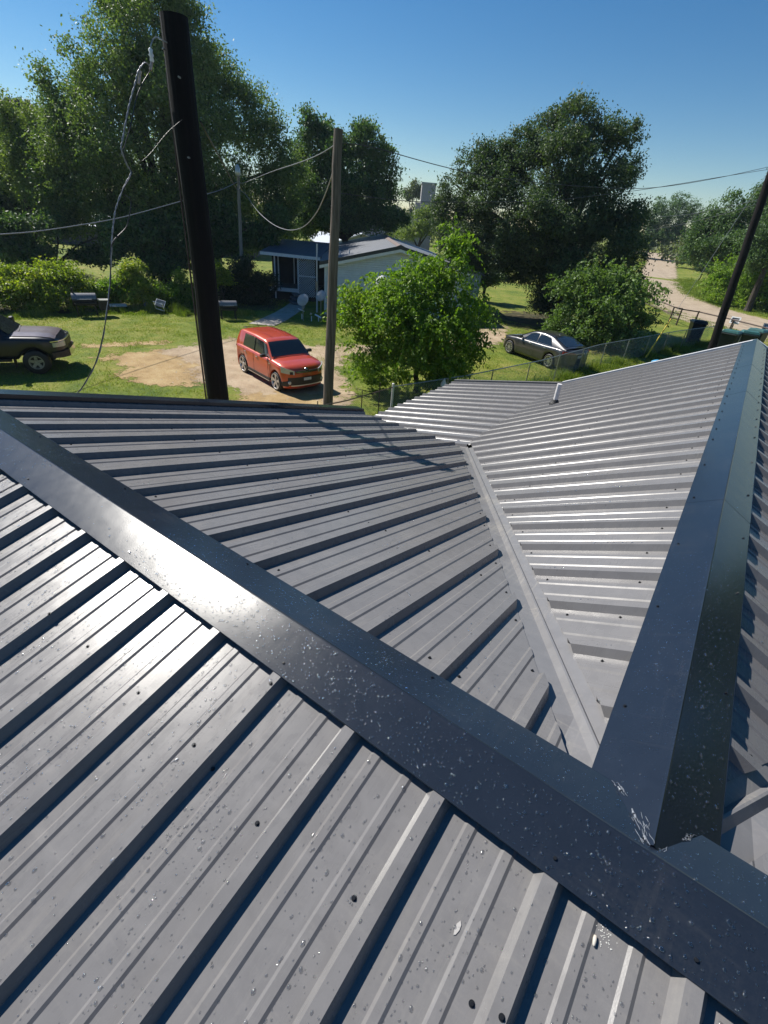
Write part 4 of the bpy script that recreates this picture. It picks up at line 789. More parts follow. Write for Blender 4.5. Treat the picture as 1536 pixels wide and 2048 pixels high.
gw = thing('guy_wire', 'slanting guy wire with a yellow guard, anchored beside the fence', 'guy wire', (-3.97, 29.95, G), world=True)
obj('cable', MB().tube([(-1.9, 33.3, 4.5), (-3.97, 29.95, G)], .008, 6), M_ALWIRE, gw)
a, b = Vector((-1.9, 33.3, 4.5)), Vector((-3.97, 29.95, G)); obj('guard', MB().tube([a.lerp(b, .76), a.lerp(b, .985)], .035, 8), M_YEL, gw)

# ================================================================ chain-link fence
FZ = 1.15
fen = thing('chain_link_fence', 'grey chain link fence with a pipe top rail behind the roof', 'fence', (-8.7, 11.8, G), world=True)
FP = [Vector((x, y, G)) for x, y in FEN]; fl = [(b-a).length for a, b in zip(FP[:-1], FP[1:])]; tot = sum(fl)
def fpt(s):
    for a, b, l in zip(FP[:-1], FP[1:], fl):
        if s <= l or b is FP[-1]: return a.lerp(b, min(1, s/l))
        s -= l
obj('top_rail', MB().tube([fpt(fl[0])+Vector((0, 0, FZ+.02))]+[q+Vector((0, 0, FZ)) for q in FP[2:]], .021, 8), M_GALV, fen)
obj('top_rail', MB().tube([FP[0]+Vector((0, 0, FZ-.02)), FP[0].lerp(FP[1], .5)+Vector((0, 0, FZ-.07)), FP[1]+Vector((0, 0, FZ))], .019, 6), M_RUST, fen)
for k in range(2, 13):
    q = fpt(fl[0]+(k-1)*2.45)
    if (k-1)*2.45 < tot-fl[0]: obj('post', MB().tube([q, q+Vector((0, 0, FZ+.02))], .024, 8), M_GALV, fen)
q = FP[1]; obj('post', MB().tube([q, q+Vector((0, 0, FZ+.10))], .040, 10).lathe([(.043, 0), (.040, .02), (.02, .035), (.0001, .04)], 10, q+Vector((0, 0, FZ+.10))), M_PVC, fen)['label'] = 'pale thick corner post'
for s_ in (.9, 2.6, 3.35): q = fpt(s_*1.0); obj('post', MB().tube([q, q+Vector((0, 0, FZ+(.25 if s_ > 3 else .12)))], .016, 6), M_RUST, fen)
mb = MB(); hh = FZ-.04; s_ = -hh
while s_ < tot:
    for d in (0, 1):
        s0, s1 = (s_, s_+hh) if d == 0 else (s_+hh, s_); z0, z1 = .03, hh+.03
        if min(s0, s1) < 0.02 or max(s0, s1) > tot: continue
        a, b = fpt(s0)+Vector((0, 0, z0)), fpt(s1)+Vector((0, 0, z1)); mb.tube([a, b], .0022, 3, False)
    s_ += .075
obj('wire_mesh', mb, M_GALV, fen)
bag = MB(); q = Vector((-7.95, 13.95, G+FZ-.14)); bag.lathe([(.0001, .17), (.03, .16), (.05, .08), (.085, .0), (.11, -.10), (.08, -.15), (.0001, -.16)], 9, q)
rb = random.Random(4); bag.v = [(x+rb.uniform(-.015, .015), y+rb.uniform(-.015, .015), z+rb.uniform(-.015, .015)) for x, y, z in bag.v]
tag(obj('plastic_bag', bag, M_WHITE), 'crumpled white plastic bag caught on the chain link fence', 'bag')
tag(obj('blue_scoop', MB().hexa([(-3.3, 26.6, G), (-3.0, 26.6, G), (-3.0, 26.9, G), (-3.3, 26.9, G)], [(-3.25, 26.75, G+.65), (-3.0, 26.7, G+.75), (-2.95, 26.95, G+.75), (-3.2, 27.0, G+.65)]), M_BLUE, bevel=.03), 'small bright blue plastic tub behind the far roof edge', 'tub')

# pipe barrier along the road
pb = thing('pipe_barrier', 'rusty pipe rail barrier with uprights along the road verge', 'barrier', (-3.6, 46.6, G), world=True)
BR = [(-9.0, 53.0), (-6.6, 49.2), (-4.74, 46.2), (-3.4, 46.6), (-.9, 45.2), (3.5, 41.5), (8, 38)]
obj('top_rail', MB().tube([(x, y, G+1.25-.04*i) for i, (x, y) in enumerate(BR)], .045, 8), M_RUST, pb)
obj('lower_rail', MB().tube([(-9.0, 52.6, G+.75), (-6.6, 48.9, G+.70), (-5.0, 46.3, G+.70)], .04, 8), M_RUST, pb)
for x, y, h_ in ((-5.1, 46.0, 1.28), (-4.5, 45.9, 1.28), (-3.35, 46.5, 1.2), (-.85, 45.1, 1.05), (3.5, 41.5, 1.0)): obj('post', MB().tube([(x, y, G), (x, y, G+h_)], .06, 8), M_RUST, pb)
for z in (.45, .85, 1.26): obj('rung', MB().tube([(-5.1, 46.0, G+z), (-4.5, 45.9, G+z)], .035, 6), M_RUST, pb)
def sign(label, x, y, z, rz, frame, face, w_=.95, h_=.62):
    t_ = thing('board_sign', label, 'sign', (x, y, G), rz)
    obj('post', MB().box((0, 0, (z-.25)/2), (.06, .06, z-.25)), M_RUST, t_)
    m = Matrix.Rotation(R(-25), 3, 'X'); fr = MB()
    for cx, cz, a, b in ((0, h_/2, w_, .07), (0, -h_/2, w_, .07), (-w_/2+.035, 0, .07, h_-.07), (w_/2-.035, 0, .07, h_-.07)):
        fr.box(Vector((0, 0, z))+m @ Vector((cx, -.035, cz)), (a, .05, b), 0, R(-25))
    obj('frame', fr, frame, t_); obj('panel', MB().box((0, 0, z), (w_-.02, .02, h_-.02), 0, R(-25)), face, t_); return t_
sign('small empty looking sign with a white frame and dark face on the pipe barrier', -.75, 45.25, 1.05, R(-8), M_WHITE, M_GREYB, .62, .42)
sign('plain pale blue grey square sign, nearer the right edge than the framed one', 1.3, 43.6, 1.0, R(5), M_GALV, plain('pale_blue_board', (0.32, 0.36, 0.42), .4), .62, .62)

# wheeled bins
def bin_(label, x, y, rz, body, lid, group='wheeled refuse bins', sc=1.0):
    t_ = thing('wheeled_bin', label, 'bin', (x, y, G), rz, group); t_.scale = (sc,)*3
    obj('body', MB().hexa([(-.24, -.26, .10), (.24, -.26, .10), (.24, .24, .06), (-.24, .24, .06)], [(-.31, -.36, 1.0), (.31, -.36, 1.0), (.31, .36, 1.0), (-.31, .36, 1.0)]), body, t_, bevel=.03)
    obj('rim', MB().box((0, 0, 1.0), (.67, .77, .05)), body, t_, bevel=.01)
    obj('lid', MB().hexa([(-.34, -.41, 1.03), (.34, -.41, 1.03), (.34, .38, 1.03), (-.34, .38, 1.03)], [(-.28, -.33, 1.10), (.28, -.33, 1.10), (.28, .34, 1.14), (-.28, .34, 1.14)]), lid, t_, bevel=.02)
    obj('handle', MB().tube([(-.26, .40, .98), (-.26, .47, 1.0), (.26, .47, 1.0), (.26, .40, .98)], .018, 7), body, t_)
    for sx in (-1, 1): obj('wheel', MB().lathe([(.02, -.03), (.12, -.03), (.13, 0), (.12, .03), (.02, .03)], 16, (sx*.28, .25, .13), m=Matrix.Rotation(R(90), 3, 'Y')), M_RUBBER, t_)
bin_('large black bin with flat lid by the pipe barrier, clear of the green ones', -2.6, 38.6, R(200), M_CARTK, M_CARTK, sc=1.3)
bin_('dark green bin nearest the leaning pole, its teal lid tilted', -.55, 35.2, R(170), M_CARTG, M_TEAL, sc=1.42)
bin_('dark green bin with teal lid in the middle of the pair behind the roof', .35, 36.3, R(185), M_CARTG, M_TEAL, sc=1.4)
bin_('dark green bin with teal lid, rightmost and farthest of the green ones', .75, 37.9, R(160), M_CARTG, M_TEAL, sc=1.4)

# ================================================================ yard clutter by the hedge
def smoker(label, x, y, rz, firebox, sc=1.0):
    t_ = thing('barrel_smoker', label, 'grill', (x, y, G), rz, 'old barrel smokers by the hedge'); t_.scale = (sc,)*3; rot = Matrix.Rotation(R(90), 3, 'Y')
    obj('barrel', MB().lathe([(.0001, -.52), (.24, -.52), (.27, -.50), (.27, .50), (.24, .52), (.0001, .52)], 20, (0, 0, .74), m=rot), M_DARKIRON, t_, smooth=False)
    li = obj('lid', MB().add([(x_, .285*math.cos(a), .745+.285*math.sin(a)) for x_ in (-.5, .5) for a in np.linspace(R(10), R(170), 11)], [(i, i+1, i+12, i+11) for i in range(10)]), plain('lid_highlight_paint', (0.20, 0.20, 0.205), .32, .3, .3, 20), t_, smooth=True)  # lid painted paler than the barrel to give the white highlight on top
    sub('handle', MB().tube([(-.3, -.29, .78), (-.3, -.35, .80), (.3, -.35, .80), (.3, -.29, .78)], .014, 6), M_GALV, li)
    for sx in (-.4, .4):
        for sy in (-.18, .18): obj('leg', MB().box((sx, sy, .26), (.045, .045, .52)), M_DARKIRON, t_)
    obj('shelf', MB().box((0, -.36, .62), (.9, .2, .03)), M_DARKIRON, t_)
    if firebox:
        f_ = obj('firebox', MB().box((.76, 0, .50), (.44, .44, .42)), M_DARKIRON, t_, bevel=.02); sub('firebox_lid', MB().box((.76, 0, .725), (.46, .46, .03)), M_GALV, f_)
    obj('chimney', MB().tube([(-.42, 0, 1.0), (-.42, 0, 1.25)], .045, 10), M_DARKIRON, t_)
smoker('black barrel smoker with side firebox and painted highlight on its lid in front of the vines', -29.0, 12.2, R(66), True, 1.12)
smoker('single black barrel smoker just right of the dark pole', -24.5, 17.9, R(62), False, .98)
bd = MB().box((-30.0, 14.4, G+.22), (.95, .40, .05), R(68), R(8)); tag(obj('white_board', bd, M_WHITE), 'flat white board lying in the grass between smoker and hedge', 'board')
tag(obj('utility_pedestal', MB().box((-29.6, 15.9, G+.28), (.24, .24, .56), R(60)).box((-29.6, 15.9, G+.58), (.28, .28, .06), R(60)), M_GALV, bevel=.02), 'small grey pedestal standing against the hedge', 'pedestal')
ch = thing('lawn_chair_frame', 'white metal chair frame tipped over on the weed heap', 'chair', (-27.8, 15.7, G+.2), R(40)); ch.rotation_euler = (R(50), R(14), R(40))
obj('frame', MB().tube([(-.24, 0, 0), (-.24, 0, .75), (.24, 0, .75), (.24, 0, 0), (-.24, 0, 0)], .022, 6).tube([(-.24, 0, .32), (-.24, .42, .32), (.24, .42, .32), (.24, 0, .32)], .022, 6), M_WHITE, ch)
obj('seat', MB().box((0, .21, .33), (.46, .40, .02)), plain('dull_webbing', (0.25, 0.23, 0.22), .8), ch)
def dish(label, x, y, z, rz, sc=1.0, tilt=-35):
    t_ = thing('satellite_dish', label, 'satellite dish', (x, y, G), rz, 'satellite dishes by the white house')
    obj('mast', MB().tube([(0, 0, 0), (0, 0, z-G-.05)], .028, 8), M_GALV, t_)
    m = Matrix.Rotation(R(90+tilt), 3, 'X'); c_ = Vector((0, -.08, z-G+.05)); prof = [(.0001, 0), (.12, .008), (.25, .035), (.36, .075), (.37, .078), (.36, .085), (.25, .047), (.0001, .012)]
    obj('reflector', MB().lathe([(a*sc, -b*sc) for a, b in prof], 24, c_, m=m), plain('dull_grey_dish_'+str(round(x)), (0.30, 0.32, 0.33), .5), t_, smooth=True)
    e = c_+m @ Vector((0, -.10, -.42))*sc; obj('feed_arm', MB().tube([c_+m @ Vector((0, -.33, -.03))*sc, e], .014, 6), M_GALV, t_); obj('feed_horn', MB().box(e, (.12, .07, .07)), M_GALV, t_)
dish('round grey satellite dish on a short mast in front of the porch', -21.85, 21.3, -3.42, R(14), 1.0)
dish('second grey dish half hidden behind the round one by the porch', -21.6, 22.6, -3.25, R(8), .95)
dish('white dish against the siding, partly covered by the bright green bush', -18.6, 24.6, -2.15, R(10), .95)
for k, (x, y, rz, lab) in enumerate(((-21.2, 21.9, 20, 'white spinner blade lying nearest the siding beside the dish mast'), (-21.5, 21.6, 140, 'white bent strip on the ground right at the dish mast'), (-22.3, 21.6, 75, 'small white scrap left of the dish mast'))):
    tag(obj('white_scrap', MB().box((x, y, G+.32+.1*k), (.42, .10, .03), R(rz), R(25), R(20)).box((x+.05, y, G+.16), (.04, .04, .3)), M_WHITE), lab, 'scrap')

# ================================================================ the white house
az = R(42); U = Vector((math.sin(az), math.cos(az), 0)); vz = R(-40); V_ = Vector((math.sin(vz), math.cos(vz), 0)); P0 = Vector((-22.6, 24.1, 0))
def hp(a, b, z): return P0+U*a+V_*b+Vector((0, 0, z))
WH = thing('white_house', 'low white sided house with grey metal roof and front porch', 'house', (P0.x, P0.y, G), world=True)
ZE, ZA, W_, LN = -1.5, -.42, 9.4, 17
mb = MB(); poly = [(0, G), (0, ZE), (W_/2, ZA-.08), (W_, ZE), (W_, G)]
n = 5; mb.add([hp(a, 0, z) for a, z in poly]+[hp(a, LN, z) for a, z in poly], [tuple(range(n)), tuple(range(n, 2*n))[::-1]]+[(i, (i+1) % n, n+(i+1) % n, n+i) for i in range(n)]); obj('wall', mb, M_SIDING, WH)
def roofslab(pa, pb, pc, pd, th, mat, name='roof', par=WH):
    q = [Vector(v) for v in (pa, pb, pc, pd)]; mb = MB().hexa([v-Vector((0, 0, th)) for v in q], q); return obj(name, mb, mat, par)
M_ROOFH = ribbed('grey_metal_roofing', (0.17, 0.18, 0.20), 0.30, tuple(V_), 0.02)
ov = .35
sl_ = (ZA-ZE)/(W_/2)
r1_ = roofslab(hp(-ov, -ov, ZE-sl_*ov+.06), hp(W_/2, -ov, ZA+.06), hp(W_/2, LN, ZA+.06), hp(-ov, LN, ZE-sl_*ov+.06), .06, M_ROOFH)
r2_ = roofslab(hp(W_/2+.01, -ov, ZA+.06), hp(W_+ov, -ov, ZE-sl_*ov+.06), hp(W_+ov, LN, ZE-sl_*ov+.06), hp(W_/2+.01, LN, ZA+.06), .06, M_ROOFH)
sub('ridge_cap', MB().hexa([hp(W_/2-.25, -ov-.03, ZA+.02), hp(W_/2+.25, -ov-.03, ZA+.02), hp(W_/2+.25, LN, ZA+.02), hp(W_/2-.25, LN, ZA+.02)], [hp(W_/2-.02, -ov-.03, ZA+.12), hp(W_/2+.02, -ov-.03, ZA+.12), hp(W_/2+.02, LN, ZA+.12), hp(W_/2-.02, LN, ZA+.12)]), plain('brown_ridge_trim', (0.16, 0.12, 0.11), .5), r1_)
for s0, s1, r_ in ((-ov, W_/2, r1_), (W_/2, W_+ov, r2_)):
    zz = lambda a: ZA-abs(a-W_/2)*sl_
    sub('fascia', MB().hexa([hp(s0, -ov-.05, zz(s0)-.30), hp(s1, -ov-.05, zz(s1)-.30), hp(s1, -ov, zz(s1)-.30), hp(s0, -ov, zz(s0)-.30)], [hp(s0, -ov-.05, zz(s0)-.13), hp(s1, -ov-.05, zz(s1)-.13), hp(s1, -ov, zz(s1)-.13), hp(s0, -ov, zz(s0)-.13)]), M_WHITE, r_)
    sub('drip_edge', MB().hexa([hp(s0, -ov-.06, zz(s0)-.125), hp(s1, -ov-.06, zz(s1)-.125), hp(s1, -ov, zz(s1)-.125), hp(s0, -ov, zz(s0)-.125)], [hp(s0, -ov-.06, zz(s0)+.07), hp(s1, -ov-.06, zz(s1)+.07), hp(s1, -ov, zz(s1)+.07), hp(s0, -ov, zz(s0)+.07)]), plain('dark_drip_edge', (0.03, 0.035, 0.045), .4), r_)
obj('corner_board', MB().hexa([hp(-.06, -.06, G), hp(.10, -.03, G), hp(.10, .05, G), hp(-.03, .10, G)], [hp(-.06, -.06, ZE), hp(.10, -.03, ZE), hp(.10, .05, ZE), hp(-.03, .10, ZE)]), M_WHITE, WH)
obj('downspout', MB().tube([hp(-.25, -.25, ZE-.1), hp(.0, -.12, ZE-.35), hp(.02, -.12, G+.1)], .045, 6), M_WHITE, WH)
win = obj('window', MB().hexa([hp(W_-1.6, -.03, -3.0), hp(W_-.6, -.03, -3.0), hp(W_-.6, .02, -3.0), hp(W_-1.6, .02, -3.0)], [hp(W_-1.6, -.03, -1.95), hp(W_-.6, -.03, -1.95), hp(W_-.6, .02, -1.95), hp(W_-1.6, .02, -1.95)]), M_WHITE, WH)
sub('pane', MB().hexa([hp(W_-1.5, -.045, -2.9), hp(W_-.7, -.045, -2.9), hp(W_-.7, -.032, -2.9), hp(W_-1.5, -.032, -2.9)], [hp(W_-1.5, -.045, -2.05), hp(W_-.7, -.045, -2.05), hp(W_-.7, -.032, -2.05), hp(W_-1.5, -.032, -2.05)]), M_GLASS, win)
vpi = obj('flue_pipe', MB().tube([hp(.6, 4.4, ZE-.1), hp(.6, 4.4, ZE+1.25)], .09, 12), M_GALV, WH); sub('flue_cap', MB().lathe([(.09, 0), (.15, .03), (.15, .10), (.05, .16)], 12, hp(.6, 4.4, ZE+1.25)), M_GALV, vpi)
for a, b in ((.9, 1.9), (1.5, 1.4)): obj('roof_vent', MB().tube([hp(a, b, ZE+a*sl_), hp(a, b, ZE+a*sl_+.3)], .05, 8), M_PVC, WH)
# porch
Q0 = Vector((-26.0, 27.0, 0)); QU = (Vector((-29.1, 24.9, 0))-Q0).normalized(); QV = Vector((-.55, .83, 0))
def pp(a, b, z): return Q0+QU*a+QV*b+Vector((0, 0, z))
M_ROOFP = ribbed('blue_grey_porch_roofing', (0.10, 0.12, 0.16), 0.30, tuple(QU), 0.02)
pr_ = roofslab(pp(-.3, -.3, -1.62), pp(3.9, -.3, -1.55), pp(3.9, 7, -1.10), pp(-.3, 7, -1.10), .05, M_ROOFP, 'porch_roof')
sub('fascia', MB().hexa([pp(-.3, -.35, -1.83), pp(3.9, -.35, -1.76), pp(3.9, -.3, -1.76), pp(-.3, -.3, -1.83)], [pp(-.3, -.35, -1.64), pp(3.9, -.35, -1.57), pp(3.9, -.3, -1.57), pp(-.3, -.3, -1.64)]), M_WHITE, pr_)
fz = -3.85
obj('porch_floor', MB().hexa([pp(0, 0, fz-.18), pp(3.5, 0, fz-.18), pp(3.5, 3, fz-.18), pp(0, 3, fz-.18)], [pp(0, 0, fz), pp(3.5, 0, fz), pp(3.5, 3, fz), pp(0, 3, fz)]), M_PORCH, WH)
obj('floor_edge_board', MB().hexa([pp(1.3, -.05, fz-.2), pp(3.5, -.05, fz-.2), pp(3.5, -.01, fz-.2), pp(1.3, -.01, fz-.2)], [pp(1.3, -.05, fz+.05), pp(3.5, -.05, fz+.05), pp(3.5, -.01, fz+.05), pp(1.3, -.01, fz+.05)]), M_WHITE, WH)
for a, b in ((3.0, .05), (3.05, 1.4), (2.2, 2.9), (1.35, .05)): obj('porch_post', MB().tube([pp(a, b, fz-.7), pp(a, b, -1.66)], .065, 4), M_WHITE, WH)
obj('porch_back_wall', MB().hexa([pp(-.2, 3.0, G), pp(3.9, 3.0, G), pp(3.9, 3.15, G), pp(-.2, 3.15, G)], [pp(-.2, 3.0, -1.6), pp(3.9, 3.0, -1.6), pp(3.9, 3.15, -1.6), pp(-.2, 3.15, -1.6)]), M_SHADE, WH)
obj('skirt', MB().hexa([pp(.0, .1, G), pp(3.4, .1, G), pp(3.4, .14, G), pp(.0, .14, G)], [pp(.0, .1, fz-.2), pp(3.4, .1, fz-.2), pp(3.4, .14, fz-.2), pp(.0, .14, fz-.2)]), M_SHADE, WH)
lat = MB(); a0, a1, z0, z1 = .12, 1.3, -4.3, -1.85
s_ = a0-(z1-z0)
while s_ < a1:
    for d in (0, 1):
        lo = max(a0, s_); hi = min(a1, s_+(z1-z0))
        if hi > lo:
            zl, zh = z0+(lo-s_), z0+(hi-s_)
            if d: zl, zh = z1-(lo-s_), z1-(hi-s_)
            lat.tube([pp(lo, -.02-.02*d, zl), pp(hi, -.02-.02*d, zh)], .017, 4, False)
    s_ += .15
obj('lattice', lat, M_WHITE, WH)
lf = obj('lattice_frame', MB().hexa([pp(a0-.04, -.06, -2.98), pp(a1, -.06, -2.98), pp(a1, -.04, -2.98), pp(a0-.04, -.04, -2.98)], [pp(a0-.04, -.06, -2.9), pp(a1, -.06, -2.9), pp(a1, -.04, -2.9), pp(a0-.04, -.04, -2.9)]), M_WHITE, WH)
obj('meter_mast', MB().tube([hp(-.55, .5, G), hp(-.55, .5, -.62)], .05, 8), M_PVC, WH); obj('meter_box', MB().box(hp(-.55, .38, -2.95), (.30, .16, .5), R(-48)), M_GALV, WH)
stp = MB()
for k in range(3): stp.box((-27.0+.28*k, 25.9-.42*k, G+.12+.17*(2-k)), (1.3, .45, .10), R(-35))
obj('porch_step', stp, M_PORCH, WH)
# lower right wing roof seen through the bush
roofslab(hp(W_-.6, 3.0, -1.3), hp(W_+2.2, 3.0, -2.0), hp(W_+2.2, 9, -2.0), hp(W_-.6, 9, -1.3), .08, plain('blue_grey_side_roof', (.12, .14, .19), .4), 'side_roof')
obj('wall', MB().hexa([hp(W_+.02, 3.3, G), hp(W_+2.0, 3.3, G), hp(W_+2.0, 8.8, G), hp(W_+.02, 8.8, G)], [hp(W_+.02, 3.3, -1.6), hp(W_+2.0, 3.3, -2.05), hp(W_+2.0, 8.8, -2.05), hp(W_+.02, 8.8, -1.6)]), M_SIDING, WH)

# ================================================================ far buildings
def shed(name, label, x, y, rz, w_, d_, hw, hr, wall, roof, cat='building'):
    t_ = thing(name, label, cat, (x, y, float(gh(x, y))), rz)
    poly = [(-w_/2, 0), (-w_/2, hw), (0, hr), (w_/2, hw), (w_/2, 0)]; n = 5
    obj('wall', MB().add([(a, -d_/2, z) for a, z in poly]+[(a, d_/2, z) for a, z in poly], [tuple(range(n)), tuple(range(n, 2*n))[::-1]]+[(i, (i+1) % n, n+(i+1) % n, n+i) for i in range(n)]), wall, t_)
    for sx in (-1, 1):
        k = (hr-hw)/(w_/2); q = [Vector((0, -d_/2-.4, hr+.05)), Vector((sx*(w_/2+.5), -d_/2-.4, hw-k*.5+.05)), Vector((sx*(w_/2+.5), d_/2+.4, hw-k*.5+.05)), Vector((0, d_/2+.4, hr+.05))]
        obj('roof', MB().hexa([v-Vector((0, 0, .1)) for v in q], q), roof, t_)
    obj('door', MB().box((0, -d_/2-.03, hw*.4), (w_*.22, .06, hw*.8)), M_SHADE, t_); return t_
M_LROOF = plain('pale_metal_roofing', (0.52, 0.53, 0.55), .4, .2)
shed('pale_roof_barn', 'long pale roofed barn seen between the dark trees and the house ridge', -49.5, 59.0, R(48), 9, 22, 2.1, 3.6, M_GREYB, M_LROOF)
shed('grey_gable_barn', 'weathered grey gabled barn right of the pale roofed one', -50.5, 71.5, R(35), 10, 10, 4.2, 7.0, M_GREYB, M_GREYB)
shed('low_open_shed', 'low shed with a light roof glimpsed behind the tall tree at left', -68.5, 34.5, R(-62), 8, 10, 2.2, 3.1, plain('dark_shed_wall', (.06, .06, .065), .8), M_LROOF)
shed('low_open_shed', 'pale roofed shed glimpsed behind the dark pole', -58.0, 46.5, R(-50), 14, 6, 2.4, 3.6, plain('dark_shed_side', (.07, .07, .075), .8), M_LROOF)
tw = thing('grain_tower', 'tall flat topped grey tower rising behind the oak', 'tower', (-50.6, 80.8, float(gh(-50.6, 80.8))), R(35))
obj('shaft', MB().box((0, 0, 5.2), (2.3, 2.6, 10.4)), M_GREYB, tw); obj('side_shaft', MB().box((-1.5, .2, 3.9), (.9, 2.0, 7.8)), M_GREYB, tw); obj('cornice', MB().box((0, 0, 10.5), (2.5, 2.8, .25)), M_GALV, tw)


# ================================================================ vehicles (local frame: +x forward, z up, origin on the ground)
def lerp_pts(pts, x):
    if x <= pts[0][0]: return pts[0][1]
    for (a, va), (b, vb) in zip(pts, pts[1:]):
        if x <= b: return va+(vb-va)*(x-a)/(b-a)
    return pts[-1][1]
class Car:
    def __init__(s, name, label, cat, loc, rz, sp, sc=1.0):
        s.sp = sp; s.t = thing(name, label, cat, (loc[0], loc[1], G), rz); s.t.scale = (sc,)*3
        s.Lf, s.Lr, s.W = sp['Lf'], sp['Lr'], sp['W']/2
        s.body()
    def hw(s, x):
        xc, p = (s.sp['xcf'], s.sp['pf']) if x > 0 else (s.sp['xcr'], s.sp['pr'])
        L = s.Lf if x > 0 else s.Lr; a = abs(x)
        if a <= xc: return s.W
        return s.W*max(0, 1-min(1, (a-xc)/(L-xc))**p)**(1/p)
    def endx(s, y, f=1):
        xc, p = (s.sp['xcf'], s.sp['pf']) if f > 0 else (s.sp['xcr'], s.sp['pr']); L = s.Lf if f > 0 else s.Lr
        return f*(xc+(L-xc)*max(0, 1-min(1, abs(y)/s.W)**p)**(1/p))
    def sec(s, x):
        w_ = s.hw(x); zt = lerp_pts(s.sp['top'], x); zb = s.sp['zb']; cr = .03 if x > s.sp['cowl'] else .0
        a = zb
        for xw in s.sp['xw']:
            ra = s.sp['R']+.07
            if abs(x-xw) < ra: a = max(a, s.sp['R']+math.sqrt(ra*ra-(x-xw)**2))
        m = max(a+.02, zb+(zt-zb)*.42); zlo = max(a, zb+.10)
        return [(0, a), (w_*.80, a), (w_*.965, a), (w_*.985, min(zlo+.02, zt-.22)), (w_, min(max(m, zlo+.04), zt-.18)), (w_*.99, zt-.12), (w_*.965, zt-.055), (w_*.90, zt-.012), (w_*.62, zt+cr*.6), (0, zt+cr)]
    def body(s):
        xs = list(np.linspace(-s.Lr, s.Lf, 120)); e = [1-math.cos(t)*1 for t in np.linspace(0, math.pi/2, 10)]
        xs = [-s.Lr+(s.Lr-s.sp['xcr'])*k for k in e]+list(np.linspace(-s.sp['xcr'], s.sp['xcf'], 90))+[s.Lf-(s.Lf-s.sp['xcf'])*k for k in e[::-1]]
        xs = sorted(set(round(x, 4) for x in xs)); mb = MB(); n = 10; vs = []
        for x in xs:
            q = s.sec(x); vs += [(x, y, z) for y, z in q]+[(x, -y, z) for y, z in q[::-1][1:-1]]
        m = 2*n-2; K = len(xs)
        fs = [(k*m+i, (k+1)*m+i, (k+1)*m+(i+1) % m, k*m+(i+1) % m) for k in range(K-1) for i in range(m)]
        mb.add(vs, fs+[tuple(range(m)), tuple(range((K-1)*m, K*m))[::-1]]); obj('body', mb, s.sp['paint'], s.t, smooth=True)
        obj('underbody', MB().box(((s.Lf-s.Lr)/2, 0, s.sp['zb']+.16), (s.Lf+s.Lr-.7, s.W*1.2, .26)), M_RUBBER, s.t)
        # cabin
        P = s.sp['roof']; xa, xb = P[0][0], P[-1][0]; yb, yt = s.sp['yb'], s.sp['yt']; xs = np.linspace(xb, xa, 46); vs = []
        s.rz = lambda x: s.sm(x)
        for x in xs:
            z = s.rz(x); b = lerp_pts(s.sp['top'], x)-.03; f = min(1, max(0, (z-b)/.45)); y1 = yb+(yt-yb)*f
            q = [(yb, b), (y1+.006, max(b+.001, z-.05)), (y1-.05, z-.012+.001), (y1*.6, z+.014), (0, z+.022)]
            vs += [(x, y, zz) for y, zz in q]+[(x, -y, zz) for y, zz in q[::-1][1:]]
        m = 9; K = len(xs); obj('cabin', MB().add(vs, [(k*m+i, (k+1)*m+i, (k+1)*m+i+1, k*m+i+1) for k in range(K-1) for i in range(m-1)]), s.sp.get('cabpaint', s.sp['paint']), s.t, smooth=True)
    def sm(s, x):                              # smoothed roof line
        P = sorted(s.sp['roof']); a = s.sp.get('smooth', .12); return sum(lerp_pts(P, x+d*a) for d in (-1, -.5, 0, .5, 1))/5
    def cabpt(s, x, f, side, off=.008):        # f: 0 belt .. 1 roof edge
        z = s.rz(x); b = lerp_pts(s.sp['top'], x)-.03; g = min(1, max(0, (z-b)/.45)); y1 = s.sp['yb']+(s.sp['yt']-s.sp['yb'])*g
        zz = b+(max(b+.001, z-.05)-b)*f; yy = s.sp['yb']+(y1+.006-s.sp['yb'])*f
        return (x, side*(yy+off), zz+off*.3)
    def side_window(s, x0, x1, side, lo=.10, hi=.93, s0=0, s1=0, mat=None):
        mb = MB(); K = 10; vs = []
        for k in range(K+1):
            for f in (lo, (lo+hi)/2, hi):
                x = x0+s0*(f-lo)+(x1+s1*(f-lo)-x0-s0*(f-lo))*k/K; vs.append(s.cabpt(x, f, side))
        mb.add(vs, [(k*3+i, (k+1)*3+i, (k+1)*3+i+1, k*3+i+1) for k in range(K) for i in range(2)]); return obj('side_window', mb, mat or M_GLASS, s.t, smooth=True)
    def top_glass(s, name, x0, x1, y0, y1):    # windscreen or rear glass on the sloping part of the cabin
        mb = MB(); vs = []; K = 8
        for k in range(K+1):
            x = x0+(x1-x0)*k/K; w_ = y0+(y1-y0)*k/K
            for y in np.linspace(-w_, w_, 9):
                z = s.rz(x); vs.append((x, y, z+.020-.012*(abs(y)/w_)**2+.010))
        mb.add(vs, [(k*9+i, (k+1)*9+i, (k+1)*9+i+1, k*9+i+1) for k in range(K) for i in range(8)]); return obj(name, mb, M_GLASS, s.t, smooth=True)
